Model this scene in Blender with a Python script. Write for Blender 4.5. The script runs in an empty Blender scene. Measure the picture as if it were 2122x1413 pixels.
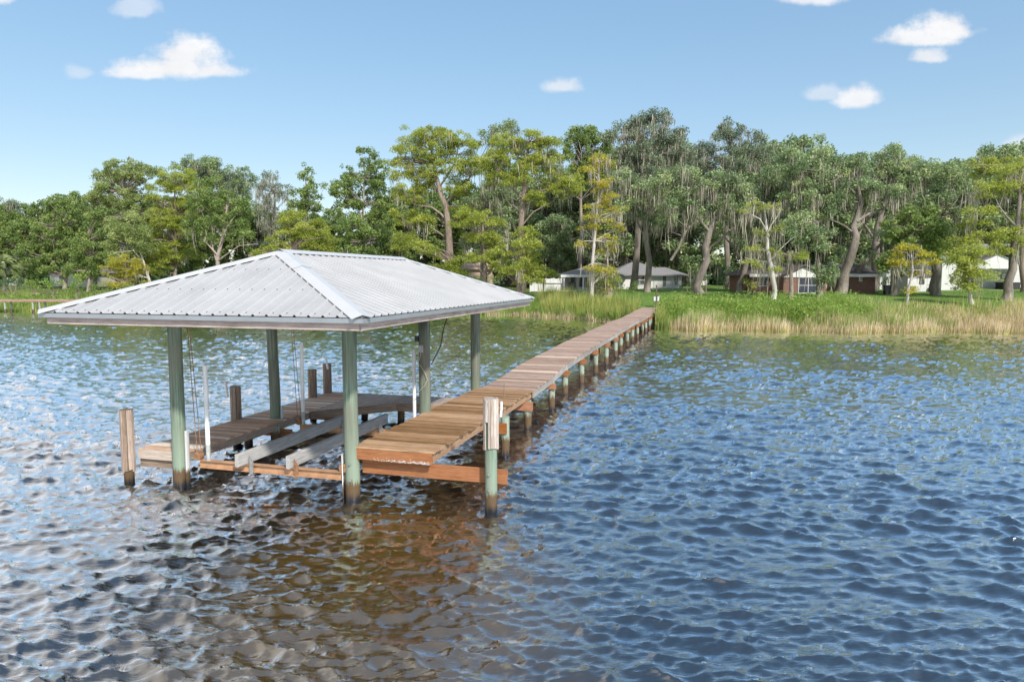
import bpy, math, random
import numpy as np
from mathutils import Vector, Matrix

# ------------------------------------------------------------------ camera, sky, sun, exposure
scene = bpy.context.scene
COL = scene.collection
CAM_H, PITCH, FPX = 4.1, 0.09, 1453.0
cam_data = bpy.data.cameras.new("camera")
cam_data.sensor_width = 36.0
cam_data.lens = FPX / 2122.0 * 36.0
cam_data.clip_start = 0.1
cam_data.clip_end = 3000
cam = bpy.data.objects.new("camera", cam_data)
cam.location = (0, 0, CAM_H)
cam.rotation_euler = (math.pi / 2 - PITCH, 0, 0)
COL.objects.link(cam)
scene.camera = cam

SUN_AZ, SUN_EL = math.radians(152), math.radians(39)      # azimuth clockwise from +Y
SUN_DIR = Vector((math.sin(SUN_AZ) * math.cos(SUN_EL), math.cos(SUN_AZ) * math.cos(SUN_EL), math.sin(SUN_EL)))
SKY_STRENGTH, SUN_STRENGTH, EXPOSURE, CLOUD_LEVEL = 0.15, 2.0, 1.42, 0.365

scene.view_settings.view_transform = 'Standard'
scene.view_settings.look = 'None'
scene.view_settings.gamma = 1.0
scene.view_settings.use_curve_mapping = False
scene.view_settings.exposure = EXPOSURE
scene.render.engine = 'CYCLES'
scene.cycles.max_bounces = 6
scene.cycles.diffuse_bounces = 2
scene.cycles.glossy_bounces = 3
scene.cycles.transmission_bounces = 3
scene.cycles.transparent_max_bounces = 4
scene.cycles.caustics_reflective = True
scene.cycles.blur_glossy = 1.5
scene.cycles.caustics_refractive = False
scene.cycles.sample_clamp_indirect = 3.0

sun_data = bpy.data.lights.new("sun", 'SUN')
sun_data.energy = SUN_STRENGTH
sun_data.angle = math.radians(3.0)
sun_data.color = (1.0, 0.95, 0.87)
sun = bpy.data.objects.new("sun", sun_data)
sun.rotation_euler = SUN_DIR.to_track_quat('Z', 'Y').to_euler()
sun.location = (20, -30, 60)
COL.objects.link(sun)


def ray(x, y):
    a, b = (x - 1061) / FPX, -(y - 706.5) / FPX
    return (a, math.cos(PITCH) + b * math.sin(PITCH), -math.sin(PITCH) + b * math.cos(PITCH))


def at(x, y, Y):
    v = ray(x, y)
    t = Y / v[1]
    return Vector((v[0] * t, Y, CAM_H + v[2] * t))


def build_world():
    w = bpy.data.worlds.new("World")
    scene.world = w
    w.use_nodes = True
    w.cycles.sampling_method = 'MANUAL'
    w.cycles.sample_map_resolution = 256
    nt = w.node_tree
    nt.nodes.clear()
    N, Lk = nt.nodes.new, nt.links.new

    def val(v):
        return v

    def m(op, a, b=None, c=None, clamp=False):
        n = N('ShaderNodeMath')
        n.operation = op
        n.use_clamp = clamp
        for i, s in enumerate((a, b, c)):
            if s is None:
                continue
            if isinstance(s, (int, float)):
                n.inputs[i].default_value = s
            else:
                Lk(s, n.inputs[i])
        return n.outputs[0]

    def smooth(x, lo, hi):
        n = N('ShaderNodeMapRange')
        n.interpolation_type = 'SMOOTHSTEP'
        Lk(x, n.inputs[0])
        n.inputs[1].default_value, n.inputs[2].default_value = lo, hi
        return n.outputs[0]

    sky = N('ShaderNodeTexSky')
    sky.sky_type = 'NISHITA'
    sky.sun_disc = False
    sky.sun_elevation = SUN_EL
    sky.sun_rotation = SUN_AZ
    sky.altitude = 0
    sky.air_density = 1.0
    sky.dust_density = 0.25
    sky.ozone_density = 1.6
    bg = N('ShaderNodeBackground')
    bg.inputs[1].default_value = SKY_STRENGTH
    gm = N('ShaderNodeGamma')          # evens out the bright horizon of the clear-air model
    gm.inputs[1].default_value = 0.45
    Lk(sky.outputs[0], gm.inputs[0])
    hs = N('ShaderNodeHueSaturation')
    hs.inputs['Saturation'].default_value = 1.72
    Lk(gm.outputs[0], hs.inputs['Color'])
    Lk(hs.outputs[0], bg.inputs[0])

    tc = N('ShaderNodeTexCoord')
    sep = N('ShaderNodeSeparateXYZ')
    Lk(tc.outputs['Generated'], sep.inputs[0])
    x, y, z = sep.outputs
    ysafe = m('MAXIMUM', y, 0.05)
    u, v = m('DIVIDE', x, ysafe), m('DIVIDE', z, ysafe)
    front = smooth(y, 0.1, 0.3)
    comb = N('ShaderNodeCombineXYZ')
    Lk(u, comb.inputs[0]); Lk(v, comb.inputs[1])

    def noise(scale, detail, rough, off=(0, 0, 0), vec=None, sc=(1, 1, 1)):
        mp = N('ShaderNodeMapping')
        mp.inputs['Location'].default_value = off
        mp.inputs['Scale'].default_value = sc
        Lk(vec or comb.outputs[0], mp.inputs[0])
        n = N('ShaderNodeTexNoise')
        n.inputs['Scale'].default_value = scale
        n.inputs['Detail'].default_value = detail
        n.inputs['Roughness'].default_value = rough
        Lk(mp.outputs[0], n.inputs['Vector'])
        return n.outputs[0]

    n1 = noise(13, 5, 0.62, sc=(1, 1.4, 1))
    n2 = noise(42, 4, 0.6, off=(3, 1, 0))
    nn = m('ADD', m('MULTIPLY', m('SUBTRACT', n1, 0.5), 1.7), m('MULTIPLY', m('SUBTRACT', n2, 0.5), 0.8))

    # each cumulus: centre and radii as directions of the sky, softness, density
    clouds = [(365, 142, 132, 40, .92), (378, 118, 82, 44, .92), (300, 152, 95, 24, .85), (440, 150, 72, 24, .85), (165, 153, 34, 26, .35),
              (280, 20, 55, 30, .4), (-10, -2, 42, 24, .7), (1675, -4, 80, 26, .75),
              (1910, 84, 100, 26, .9), (1962, 68, 70, 38, .92), (1922, 120, 44, 24, .75),
              (1165, 182, 52, 22, .6), (1775, 208, 52, 34, .85), (1715, 198, 58, 22, .4), (2118, 304, 40, 24, .45)]
    total = None
    for (px, py, rx, ry, dn) in clouds:
        d = ray(px, py)
        ru, rv = rx / FPX, ry / FPX
        mp = N('ShaderNodeMapping')
        mp.inputs['Scale'].default_value = (1 / ru, 1 / rv, 1)
        mp.inputs['Location'].default_value = (-d[0] / d[1] / ru, -d[2] / d[1] / rv, 0)
        Lk(comb.outputs[0], mp.inputs[0])
        ng = N('ShaderNodeVectorMath')        # flatter underside
        ng.operation = 'MULTIPLY'
        ng.inputs[1].default_value = (-1, -1.8, 0)
        Lk(mp.outputs[0], ng.inputs[0])
        mxv = N('ShaderNodeVectorMath')
        mxv.operation = 'MAXIMUM'
        Lk(mp.outputs[0], mxv.inputs[0]); Lk(ng.outputs[0], mxv.inputs[1])
        ln = N('ShaderNodeVectorMath')
        ln.operation = 'LENGTH'
        Lk(mxv.outputs[0], ln.inputs[0])
        k = smooth(m('SUBTRACT', nn, ln.outputs['Value']), -1.14, -0.38)
        k = m('MULTIPLY', k, dn)
        total = k if total is None else m('MAXIMUM', total, k)
    total = m('MULTIPLY', total, front)

    # unseen broken cloud shaped for the waves to mirror: thicker leftward, thin at the zenith
    zz = m('ADD', m('MAXIMUM', z, 0.0), 0.12)
    cp = N('ShaderNodeCombineXYZ')
    Lk(m('DIVIDE', x, zz), cp.inputs[0]); Lk(m('DIVIDE', y, zz), cp.inputs[1])
    f1 = noise(0.75, 5, 0.62, off=(1.3, 4.1, 0), vec=cp.outputs[0])
    side = m('MULTIPLY', m('SUBTRACT', 0.0, x), 0.70)
    f2 = m('ADD', m('SUBTRACT', f1, 0.06), side)
    field = m('MULTIPLY', smooth(f2, 0.43, 0.58), smooth(m('ADD', z, m('MULTIPLY', m('MAXIMUM', m('SUBTRACT', -0.5, x), 0.0), 0.9)), 0.36, 0.50))
    field = m('MULTIPLY', field, m('SUBTRACT', 0.95, m('MULTIPLY', smooth(z, 0.66, 0.85), 0.85)))
    total = m('MAXIMUM', total, field)

    cb = N('ShaderNodeBackground')
    cb.inputs[0].default_value = (1.0, 0.985, 0.985, 1)
    Lk(m('MULTIPLY', m('ADD', m('MULTIPLY', n1, 0.35), 0.84), CLOUD_LEVEL), cb.inputs[1])
    mix = N('ShaderNodeMixShader')
    Lk(total, mix.inputs[0]); Lk(bg.outputs[0], mix.inputs[1]); Lk(cb.outputs[0], mix.inputs[2])
    out = N('ShaderNodeOutputWorld')
    Lk(mix.outputs[0], out.inputs[0])


build_world()

# ------------------------------------------------------------------ helpers
rng = np.random.default_rng(11)
random.seed(5)


class MB:
    """collects simple shapes into one mesh"""

    def __init__(self):
        self.v, self.f, self.sm = [], [], []

    def add(self, vs, fs, smooth=False):
        b = len(self.v)
        self.v += [tuple(p) for p in vs]
        self.f += [tuple(b + i for i in q) for q in fs]
        self.sm += [smooth] * len(fs)
        return self

    def box(self, x0, x1, y0, y1, z0, z1, M=None, ch=0.0):
        if ch > 0:
            return self.chbox(x0, x1, y0, y1, z0, z1, ch, M)
        vs = [(x0, y0, z0), (x1, y0, z0), (x1, y1, z0), (x0, y1, z0), (x0, y0, z1), (x1, y0, z1), (x1, y1, z1), (x0, y1, z1)]
        if M is not None:
            vs = [M @ Vector(p) for p in vs]
        return self.add(vs, [(0, 3, 2, 1), (4, 5, 6, 7), (0, 1, 5, 4), (1, 2, 6, 5), (2, 3, 7, 6), (3, 0, 4, 7)])

    def chbox(self, x0, x1, y0, y1, z0, z1, c, M=None):
        """box whose long edges along x are chamfered (a board)"""
        prof = [(y0 + c, z0), (y1 - c, z0), (y1, z0 + c), (y1, z1 - c), (y1 - c, z1), (y0 + c, z1), (y0, z1 - c), (y0, z0 + c)]
        vs = [(x0, a, b) for a, b in prof] + [(x1, a, b) for a, b in prof]
        if M is not None:
            vs = [M @ Vector(p) for p in vs]
        fs = [(i, (i + 1) % 8, 8 + (i + 1) % 8, 8 + i) for i in range(8)]
        fs = [tuple(reversed(q)) for q in fs]
        fs += [tuple(range(8)), tuple(range(15, 7, -1))]
        return self.add(vs, fs)

    def tube(self, path, radii, n=8, caps=True, smooth=True):
        path = [Vector(p) for p in path]
        rings = []
        up = Vector((0.31, 0.95, 0.05))
        for i, p in enumerate(path):
            t = (path[min(i + 1, len(path) - 1)] - path[max(i - 1, 0)]).normalized()
            a = t.cross(up)
            if a.length < 1e-3:
                a = t.cross(Vector((1, 0, 0)))
            a.normalize()
            b = t.cross(a)
            r = radii[i] if hasattr(radii, '__len__') else radii
            rings.append([p + (a * math.cos(k * 2 * math.pi / n) + b * math.sin(k * 2 * math.pi / n)) * r for k in range(n)])
        vs = [q for rg in rings for q in rg]
        fs = []
        for i in range(len(path) - 1):
            for k in range(n):
                fs.append((i * n + k, i * n + (k + 1) % n, (i + 1) * n + (k + 1) % n, (i + 1) * n + k))
        self.add(vs, fs, smooth)
        if caps:
            self.add(rings[0], [tuple(range(n))])
            self.add(rings[-1], [tuple(reversed(range(n)))])
        return self

    def prism(self, poly, axis_vec):
        """poly: list of 3D points (planar), extruded by axis_vec"""
        n = len(poly)
        a = [Vector(p) for p in poly]
        b = [p + Vector(axis_vec) for p in a]
        fs = [tuple(range(n)), tuple(reversed(range(n, 2 * n)))]
        fs += [(i, n + i, n + (i + 1) % n, (i + 1) % n) for i in range(n)]
        return self.add(a + b, fs)

    def mesh(self, name):
        me = bpy.data.meshes.new(name)
        me.from_pydata(self.v, [], self.f)
        me.polygons.foreach_set('use_smooth', self.sm)
        me.update()
        return me

    def build(self, name, mat, parent=None, **kw):
        return obj(name, self.mesh(name), mat, parent, **kw)


def fix_normals(me):
    import bmesh
    bm = bmesh.new()
    bm.from_mesh(me)
    bmesh.ops.recalc_face_normals(bm, faces=bm.faces)
    bm.to_mesh(me)
    bm.free()


def obj(name, me, mat=None, parent=None, loc=None, rot=None, label=None, cat=None, group=None, kind=None):
    o = bpy.data.objects.new(name, me)
    if mat is not None and me is not None and len(me.materials) == 0:
        me.materials.append(mat)
    COL.objects.link(o)
    if parent is not None:
        o.parent = parent
    if loc is not None:
        o.location = loc
    if rot is not None:
        o.rotation_euler = rot
    tag(o, label, cat, group, kind)
    return o


def tag(o, label=None, cat=None, group=None, kind=None):
    if label: o["label"] = label
    if cat: o["category"] = cat
    if group: o["group"] = group
    if kind: o["kind"] = kind
    return o


def thing(name, label, cat, loc=(0, 0, 0), rotz=0.0, group=None):
    return obj(name, None, None, None, loc, (0, 0, rotz), label, cat, group)


def np_mesh(name, V, F, mat=None, smooth=False, attr=None):
    """V (n,3) array, F (m,k) array of quads or triangles, attr: per-face-corner-less point float array"""
    V = np.ascontiguousarray(V, dtype=np.float32)
    F = np.ascontiguousarray(F, dtype=np.int32)
    me = bpy.data.meshes.new(name)
    k = F.shape[1]
    me.vertices.add(len(V))
    me.vertices.foreach_set('co', V.ravel())
    me.loops.add(F.size)
    me.loops.foreach_set('vertex_index', F.ravel())
    me.polygons.add(len(F))
    me.polygons.foreach_set('loop_start', np.arange(0, F.size, k, dtype=np.int32))
    if smooth:
        me.polygons.foreach_set('use_smooth', np.ones(len(F), dtype=bool))
    if attr is not None:
        for an, av in attr.items():
            a = me.attributes.new(an, 'FLOAT', 'POINT')
            a.data.foreach_set('value', np.ascontiguousarray(av, dtype=np.float32))
    me.update(calc_edges=True)
    if mat is not None:
        me.materials.append(mat)
    return me


# ------------------------------------------------------------------ materials
MATS = {}


class NT:
    def __init__(self, name):
        self.m = bpy.data.materials.new(name)
        self.m.use_nodes = True
        self.t = self.m.node_tree
        self.t.nodes.clear()
        self.out = self.n('ShaderNodeOutputMaterial')

    def n(self, ty, **kw):
        nd = self.t.nodes.new(ty)
        for k, v in kw.items():
            if k.startswith('_'):
                setattr(nd, k[1:], v)
        return nd

    def l(self, a, b):
        self.t.links.new(a, b)

    def setin(self, nd, key, v):
        s = nd.inputs[key]
        if hasattr(v, 'is_linked') or hasattr(v, 'links'):
            self.l(v, s)
        elif isinstance(v, (tuple, list)) and s.type == 'RGBA' and len(v) == 3:
            s.default_value = (*v, 1)
        else:
            s.default_value = v

    def coords(self, which='Object', scale=(1, 1, 1), loc=None):
        tc = self.n('ShaderNodeTexCoord')
        mp = self.n('ShaderNodeMapping')
        mp.inputs['Scale'].default_value = scale
        if loc is not None:
            if hasattr(loc, 'links'):
                self.l(loc, mp.inputs['Location'])
            else:
                mp.inputs['Location'].default_value = loc
        self.l(tc.outputs[which], mp.inputs[0])
        return mp.outputs[0]

    def noise(self, vec, scale, detail=4, rough=0.55, dist=0.0):
        nd = self.n('ShaderNodeTexNoise')
        self.l(vec, nd.inputs['Vector'])
        nd.inputs['Scale'].default_value = scale
        nd.inputs['Detail'].default_value = detail
        nd.inputs['Roughness'].default_value = rough
        nd.inputs['Distortion'].default_value = dist
        return nd.outputs[0]

    def ramp(self, fac, stops):
        nd = self.n('ShaderNodeValToRGB')
        e = nd.color_ramp.elements
        while len(e) < len(stops):
            e.new(0.5)
        for i, (p, c) in enumerate(stops):
            e[i].position = p
            e[i].color = (*c, 1) if len(c) == 3 else c
        self.l(fac, nd.inputs[0])
        return nd.outputs[0]

    def mixc(self, fac, a, b, mode='MIX'):
        nd = self.n('ShaderNodeMix')
        nd.data_type = 'RGBA'
        nd.blend_type = mode
        for key, v in ((0, fac), (6, a), (7, b)):
            s = nd.inputs[key]
            if hasattr(v, 'links'):
                self.l(v, s)
            elif isinstance(v, (tuple, list)):
                s.default_value = (*v, 1) if len(v) == 3 else v
            else:
                s.default_value = v
        return nd.outputs[2]

    def math(self, op, a, b=None, clamp=False):
        nd = self.n('ShaderNodeMath')
        nd.operation = op
        nd.use_clamp = clamp
        for i, s in enumerate((a, b)):
            if s is None: continue
            if isinstance(s, (int, float)): nd.inputs[i].default_value = s
            else: self.l(s, nd.inputs[i])
        return nd.outputs[0]

    def maprange(self, x, a, b, c=0.0, d=1.0, smooth=False):
        nd = self.n('ShaderNodeMapRange')
        if smooth: nd.interpolation_type = 'SMOOTHSTEP'
        self.l(x, nd.inputs[0])
        for i, v in enumerate((a, b, c, d)): nd.inputs[i + 1].default_value = v
        return nd.outputs[0]

    def bump(self, h, strength, dist):
        nd = self.n('ShaderNodeBump')
        nd.inputs['Strength'].default_value = strength
        nd.inputs['Distance'].default_value = dist
        self.l(h, nd.inputs['Height'])
        return nd.outputs[0]

    def principled(self, **kw):
        nd = self.n('ShaderNodeBsdfPrincipled')
        for k, v in kw.items():
            self.setin(nd, k.replace('_', ' '), v)
        return nd

    def finish(self, nd):
        self.l(nd.outputs[0], self.out.inputs[0])
        return self.m

    def rand(self):
        return self.n('ShaderNodeObjectInfo').outputs['Random']


def wood(name, c_dark, c_mid, c_light, axis=0, vary=0.35, rough=0.8, grain=1.0):
    """long-grained timber; axis = index of the long axis in object space; each object differs a little"""
    t = NT(name)
    rnd = t.rand()
    cb = t.n('ShaderNodeCombineXYZ')
    off = t.math('MULTIPLY', rnd, 37.0)
    for i in range(3): t.l(off, cb.inputs[i])
    sc = [26.0, 26.0, 26.0]
    sc[axis] = 1.3
    v = t.coords('Object', tuple(sc), cb.outputs[0])
    g = t.noise(v, 1.6 * grain, 6, 0.65, 0.4)
    sc2 = [60.0, 60.0, 60.0]
    sc2[axis] = 2.0
    v2 = t.coords('Object', tuple(sc2), cb.outputs[0])
    g2 = t.noise(v2, 2.2 * grain, 3, 0.6)
    v3 = t.coords('Object', (1, 1, 1), cb.outputs[0])
    blot = t.noise(v3, 2.3, 4, 0.6)
    col = t.ramp(g, [(0.28, c_dark), (0.5, c_mid), (0.74, c_light)])
    col = t.mixc(t.maprange(g2, 0.57, 0.72), col, tuple(c * 0.45 for c in c_dark))
    col = t.mixc(t.maprange(blot, 0.45, 0.75, 0, 0.45), col, tuple(0.75 * a + 0.25 * b for a, b in zip(c_light, c_mid)))
    br = t.maprange(rnd, 0, 1, 1 - vary, 1 + vary)
    hsv = t.n('ShaderNodeHueSaturation')
    t.l(br, hsv.inputs['Value'])
    t.l(t.maprange(rnd, 0, 1, 1.1, 0.85), hsv.inputs['Saturation'])
    t.l(col, hsv.inputs['Color'])
    hgt = t.math('ADD', g, t.math('MULTIPLY', g2, 0.6))
    p = t.principled(Base_Color=hsv.outputs[0], Roughness=rough, Normal=t.bump(hgt, 0.5, 0.006))
    p.inputs['Specular IOR Level'].default_value = 0.3
    return t.finish(p)


def pile_mat(name, greens, wet=0.10, mid=0.36, zoff=0.0, leaf=False):
    """treated pile: streaky green-grey timber, bleached, brown above the water and black at the wet line (object z = 0 is the water)"""
    t = NT(name)
    rnd = t.rand()
    cb = t.n('ShaderNodeCombineXYZ')
    t.l(t.math('MULTIPLY', rnd, 41.0), cb.inputs[0])
    t.l(t.math('MULTIPLY', rnd, 17.0), cb.inputs[2])
    v = t.coords('Object', (22, 22, 0.9), cb.outputs[0])
    g = t.noise(v, 1.2, 6, 0.65, 0.6)
    v2 = t.coords('Object', (2.4, 2.4, 1.1), cb.outputs[0])
    b = t.noise(v2, 1.0, 4, 0.6)
    col = t.ramp(g, [(0.3, greens[0]), (0.5, greens[1]), (0.72, greens[2])])
    col = t.mixc(t.maprange(b, 0.42, 0.68, 0, 0.75), col, greens[3])
    tc = t.n('ShaderNodeTexCoord')
    sp = t.n('ShaderNodeSeparateXYZ')
    t.l(tc.outputs['Object'], sp.inputs[0])
    zz = t.math('ADD', sp.outputs[2], t.math('MULTIPLY', t.math('SUBTRACT', g, 0.5), 0.5))
    hi = t.math('MULTIPLY', t.maprange(zz, 0.5, 1.6, 1, 0, True), 0.55)
    col = t.mixc(hi, col, greens[2])
    col = t.mixc(t.maprange(zz, mid - 0.05, mid + 0.06, 1, 0, True), col, (0.115, 0.075, 0.04))
    col = t.mixc(t.maprange(zz, wet - 0.08, wet + 0.1, 1, 0, True), col, (0.018, 0.02, 0.025))
    p = t.principled(Base_Color=col, Roughness=t.maprange(zz, wet - 0.1, wet + 0.15, 0.25, 0.8), Normal=t.bump(g, 0.6, 0.012))
    p.inputs['Specular IOR Level'].default_value = 0.3
    return t.finish(p)


def plain(name, col, rough=0.6, metal=0.0, nscale=3.0, namp=0.25, bump=0.0, spec=0.4):
    t = NT(name)
    v = t.coords('Object')
    n = t.noise(v, nscale, 5, 0.6)
    c = t.mixc(t.maprange(n, 0.3, 0.75, 0, 1), tuple(x * (1 + namp * .5) for x in col), tuple(x * (1 - namp) for x in col))
    p = t.principled(Base_Color=c, Roughness=rough, Metallic=metal)
    p.inputs['Specular IOR Level'].default_value = spec
    if bump:
        t.l(t.bump(n, 0.5, bump), p.inputs['Normal'])
    return t.finish(p)


def leaf_mat(name, c1, c2, c3, trans=0.42):
    """leaves: colour differs leaf by leaf and clump by clump"""
    t = NT(name)
    a = t.n('ShaderNodeAttribute')
    a.attribute_name = 'tint'
    col = t.ramp(a.outputs['Fac'], [(0.0, c1), (0.5, c2), (1.0, c3)])
    p = t.principled(Base_Color=col, Roughness=0.55)
    p.inputs['Specular IOR Level'].default_value = 0.35
    tr = t.n('ShaderNodeBsdfTranslucent')
    t.l(t.mixc(0.5, col, tuple(min(1, x * 1.5) for x in c3), 'MIX'), tr.inputs[0])
    mx = t.n('ShaderNodeMixShader')
    mx.inputs[0].default_value = trans
    t.l(p.outputs[0], mx.inputs[1])
    t.l(tr.outputs[0], mx.inputs[2])
    t.l(mx.outputs[0], t.out.inputs[0])
    return t.m


def bark_mat(name, c1, c2):
    t = NT(name)
    v = t.coords('Object', (3.0, 3.0, 0.5))
    g = t.noise(v, 2.2, 6, 0.7, 0.8)
    v2 = t.coords('Object', (0.6, 0.6, 0.25))
    b = t.noise(v2, 1.3, 3, 0.6)
    col = t.ramp(g, [(0.3, c1), (0.7, c2)])
    col = t.mixc(t.maprange(b, 0.45, 0.7, 0, 0.5), col, tuple(min(1, x * 1.5 + 0.03) for x in c2))
    p = t.principled(Base_Color=col, Roughness=0.9, Normal=t.bump(g, 0.8, 0.06))
    p.inputs['Specular IOR Level'].default_value = 0.15
    return t.finish(p)


M = MATS
M['deck_new'] = wood('brown deck board', (0.180, 0.095, 0.045), (0.334, 0.194, 0.099), (0.469, 0.307, 0.171), 0, 0.42)
M['deck_old'] = wood('weathered grey walkway board', (0.182, 0.114, 0.087), (0.339, 0.234, 0.184), (0.516, 0.376, 0.299), 0, 0.2)
M['deck_pale'] = wood('pale replaced board', (0.45, 0.31, 0.20), (0.60, 0.44, 0.31), (0.70, 0.56, 0.43), 0, 0.08)
M['deck_white'] = wood('bleached board', (0.50, 0.42, 0.34), (0.68, 0.60, 0.52), (0.78, 0.72, 0.66), 0, 0.06)
M['deck_finger'] = wood('brown grey finger board', (0.278, 0.172, 0.109), (0.491, 0.320, 0.218), (0.704, 0.499, 0.363), 0, 0.2)
M['deck_back'] = wood('grey platform board', (0.237, 0.185, 0.157), (0.402, 0.330, 0.290), (0.583, 0.503, 0.446), 0, 0.15)
M['joist_orange'] = wood('orange treated joist', (0.216, 0.076, 0.028), (0.336, 0.136, 0.056), (0.416, 0.200, 0.096), 0, 0.12)
M['joist_side'] = wood('brown side joist', (0.225, 0.117, 0.059), (0.342, 0.198, 0.108), (0.450, 0.297, 0.180), 0, 0.12)
M['stringer'] = wood('bleached grey stringer', (0.15, 0.13, 0.11), (0.31, 0.28, 0.25), (0.46, 0.43, 0.40), 0, 0.15)
M['old_board'] = wood('old grey brown board', (0.149, 0.103, 0.075), (0.287, 0.213, 0.161), (0.437, 0.345, 0.276), 0, 0.15)
M['fascia'] = wood('weathered fascia', (0.218, 0.161, 0.138), (0.414, 0.333, 0.299), (0.575, 0.494, 0.460), 0, 0.1)
M['front_board'] = wood('pale front board', (0.28, 0.21, 0.16), (0.46, 0.37, 0.30), (0.58, 0.50, 0.43), 0, 0.1)
M['slat'] = wood('weathered pile slat', (0.149, 0.098, 0.069), (0.299, 0.218, 0.167), (0.460, 0.368, 0.305), 2, 0.22)
M['slat_white'] = wood('bleached pile slat', (0.24, 0.17, 0.13), (0.47, 0.40, 0.345), (0.66, 0.60, 0.545), 2, 0.18)
M['bunk'] = wood('grey carpeted bunk', (0.241, 0.230, 0.218), (0.391, 0.380, 0.362), (0.506, 0.500, 0.494), 0, 0.06)
M['pile_green'] = pile_mat('green treated pile', [(0.08, 0.115, 0.08), (0.155, 0.21, 0.155), (0.28, 0.365, 0.28), (0.20, 0.185, 0.145)])
M['pile_grey'] = pile_mat('grey green post', [(0.065, 0.085, 0.065), (0.135, 0.165, 0.13), (0.26, 0.335, 0.255), (0.17, 0.15, 0.12)])
M['pile_walk'] = pile_mat('walkway pile', [(0.10, 0.13, 0.095), (0.20, 0.25, 0.19), (0.33, 0.39, 0.31), (0.21, 0.165, 0.12)], 0.10, 0.42)
M['roof_metal'] = plain('white ribbed metal', (0.39, 0.39, 0.395), 0.42, 0.0, 1.2, 0.14)
M['cap_metal'] = plain('white cap flashing', (0.50, 0.505, 0.515), 0.42, 0.0, 1.5, 0.08)
M['gutter'] = plain('grey drip edge', (0.36, 0.39, 0.42), 0.35, 0.5, 2.0, 0.15)
M['screw'] = plain('dull screw', (0.12, 0.12, 0.12), 0.6)
M['sheath'] = wood('roof underside boards', (0.12, 0.08, 0.05), (0.22, 0.15, 0.10), (0.3, 0.22, 0.15), 0, 0.1)
M['steel_tan'] = plain('tan painted steel', (0.50, 0.29, 0.165), 0.55, 0.1, 6, 0.35, 0.002)
M['rust'] = plain('rusty steel', (0.32, 0.17, 0.09), 0.8, 0.1, 30, 0.7, 0.003)
M['galv'] = plain('galvanised steel', (0.40, 0.41, 0.40), 0.5, 0.5, 14, 0.4)
M['pvc'] = plain('white plastic pipe', (0.78, 0.79, 0.80), 0.4, 0, 2.5, 0.10)
M['pvc_dirty'] = plain('stained plastic pipe', (0.42, 0.44, 0.43), 0.55, 0, 8, 0.3)
M['white_paint'] = plain('white paint', (0.62, 0.62, 0.61), 0.6, 0, 1.2, 0.12)
M['offwhite'] = plain('off white siding', (0.66, 0.65, 0.63), 0.7, 0, 0.8, 0.12)
M['black'] = plain('black cable', (0.02, 0.02, 0.02), 0.6)
M['rope'] = plain('pale rope', (0.42, 0.38, 0.30), 0.8)
M['dark'] = plain('dark fittings', (0.03, 0.03, 0.033), 0.5)
M['shingle'] = plain('grey shingles', (0.24, 0.23, 0.23), 0.9, 0, 7, 0.4, 0.01)
M['shingle_brown'] = plain('brown shingles', (0.13, 0.10, 0.092), 0.9, 0, 7, 0.4, 0.01)
M['tan_wall'] = plain('tan stucco', (0.45, 0.34, 0.27), 0.85, 0, 1.5, 0.15)
M['concrete'] = plain('pale concrete', (0.42, 0.40, 0.37), 0.9, 0, 2.0, 0.25)
M['wood_dark'] = wood('dark fence timber', (0.06, 0.05, 0.04), (0.12, 0.10, 0.085), (0.2, 0.17, 0.15), 2, 0.15)
M['red_wood'] = wood('reddish dock timber', (0.15, 0.07, 0.05), (0.27, 0.15, 0.11), (0.40, 0.27, 0.22), 0, 0.15)
M['trash'] = plain('blue plastic bin', (0.02, 0.035, 0.08), 0.5)
M['spa'] = plain('dark spa cover', (0.045, 0.042, 0.045), 0.6, 0, 3, 0.3)


def glass_mat(name, col):
    t = NT(name)
    p = t.principled(Base_Color=col, Roughness=0.06)
    p.inputs['Specular IOR Level'].default_value = 0.8
    return t.finish(p)


M['glass_blue'] = glass_mat('dark blue glass', (0.012, 0.022, 0.06))
M['glass_grey'] = glass_mat('grey window glass', (0.07, 0.075, 0.085))


def brick_mat():
    t = NT('red brick')
    v = t.coords('Object', (1, 1, 1))
    # brick courses: x along wall, z up
    sp = t.n('ShaderNodeSeparateXYZ')
    t.l(v, sp.inputs[0])
    cb = t.n('ShaderNodeCombineXYZ')
    t.l(t.math('ADD', sp.outputs[0], sp.outputs[1]), cb.inputs[0])
    t.l(sp.outputs[2], cb.inputs[1])
    bk = t.n('ShaderNodeTexBrick')
    t.l(cb.outputs[0], bk.inputs['Vector'])
    bk.inputs['Color1'].default_value = (0.19, 0.085, 0.06, 1)
    bk.inputs['Color2'].default_value = (0.12, 0.045, 0.035, 1)
    bk.inputs['Mortar'].default_value = (0.30, 0.26, 0.23, 1)
    bk.inputs['Scale'].default_value = 1.0
    bk.inputs['Mortar Size'].default_value = 0.006
    bk.inputs['Brick Width'].default_value = 0.21
    bk.inputs['Row Height'].default_value = 0.075
    n = t.noise(t.coords('Object'), 1.6, 5, 0.6)
    col = t.mixc(t.maprange(n, 0.4, 0.75, 0, 0.5), bk.outputs[0], (0.22, 0.12, 0.09))
    p = t.principled(Base_Color=col, Roughness=0.9)
    return t.finish(p)


M['brick'] = brick_mat()

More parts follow.
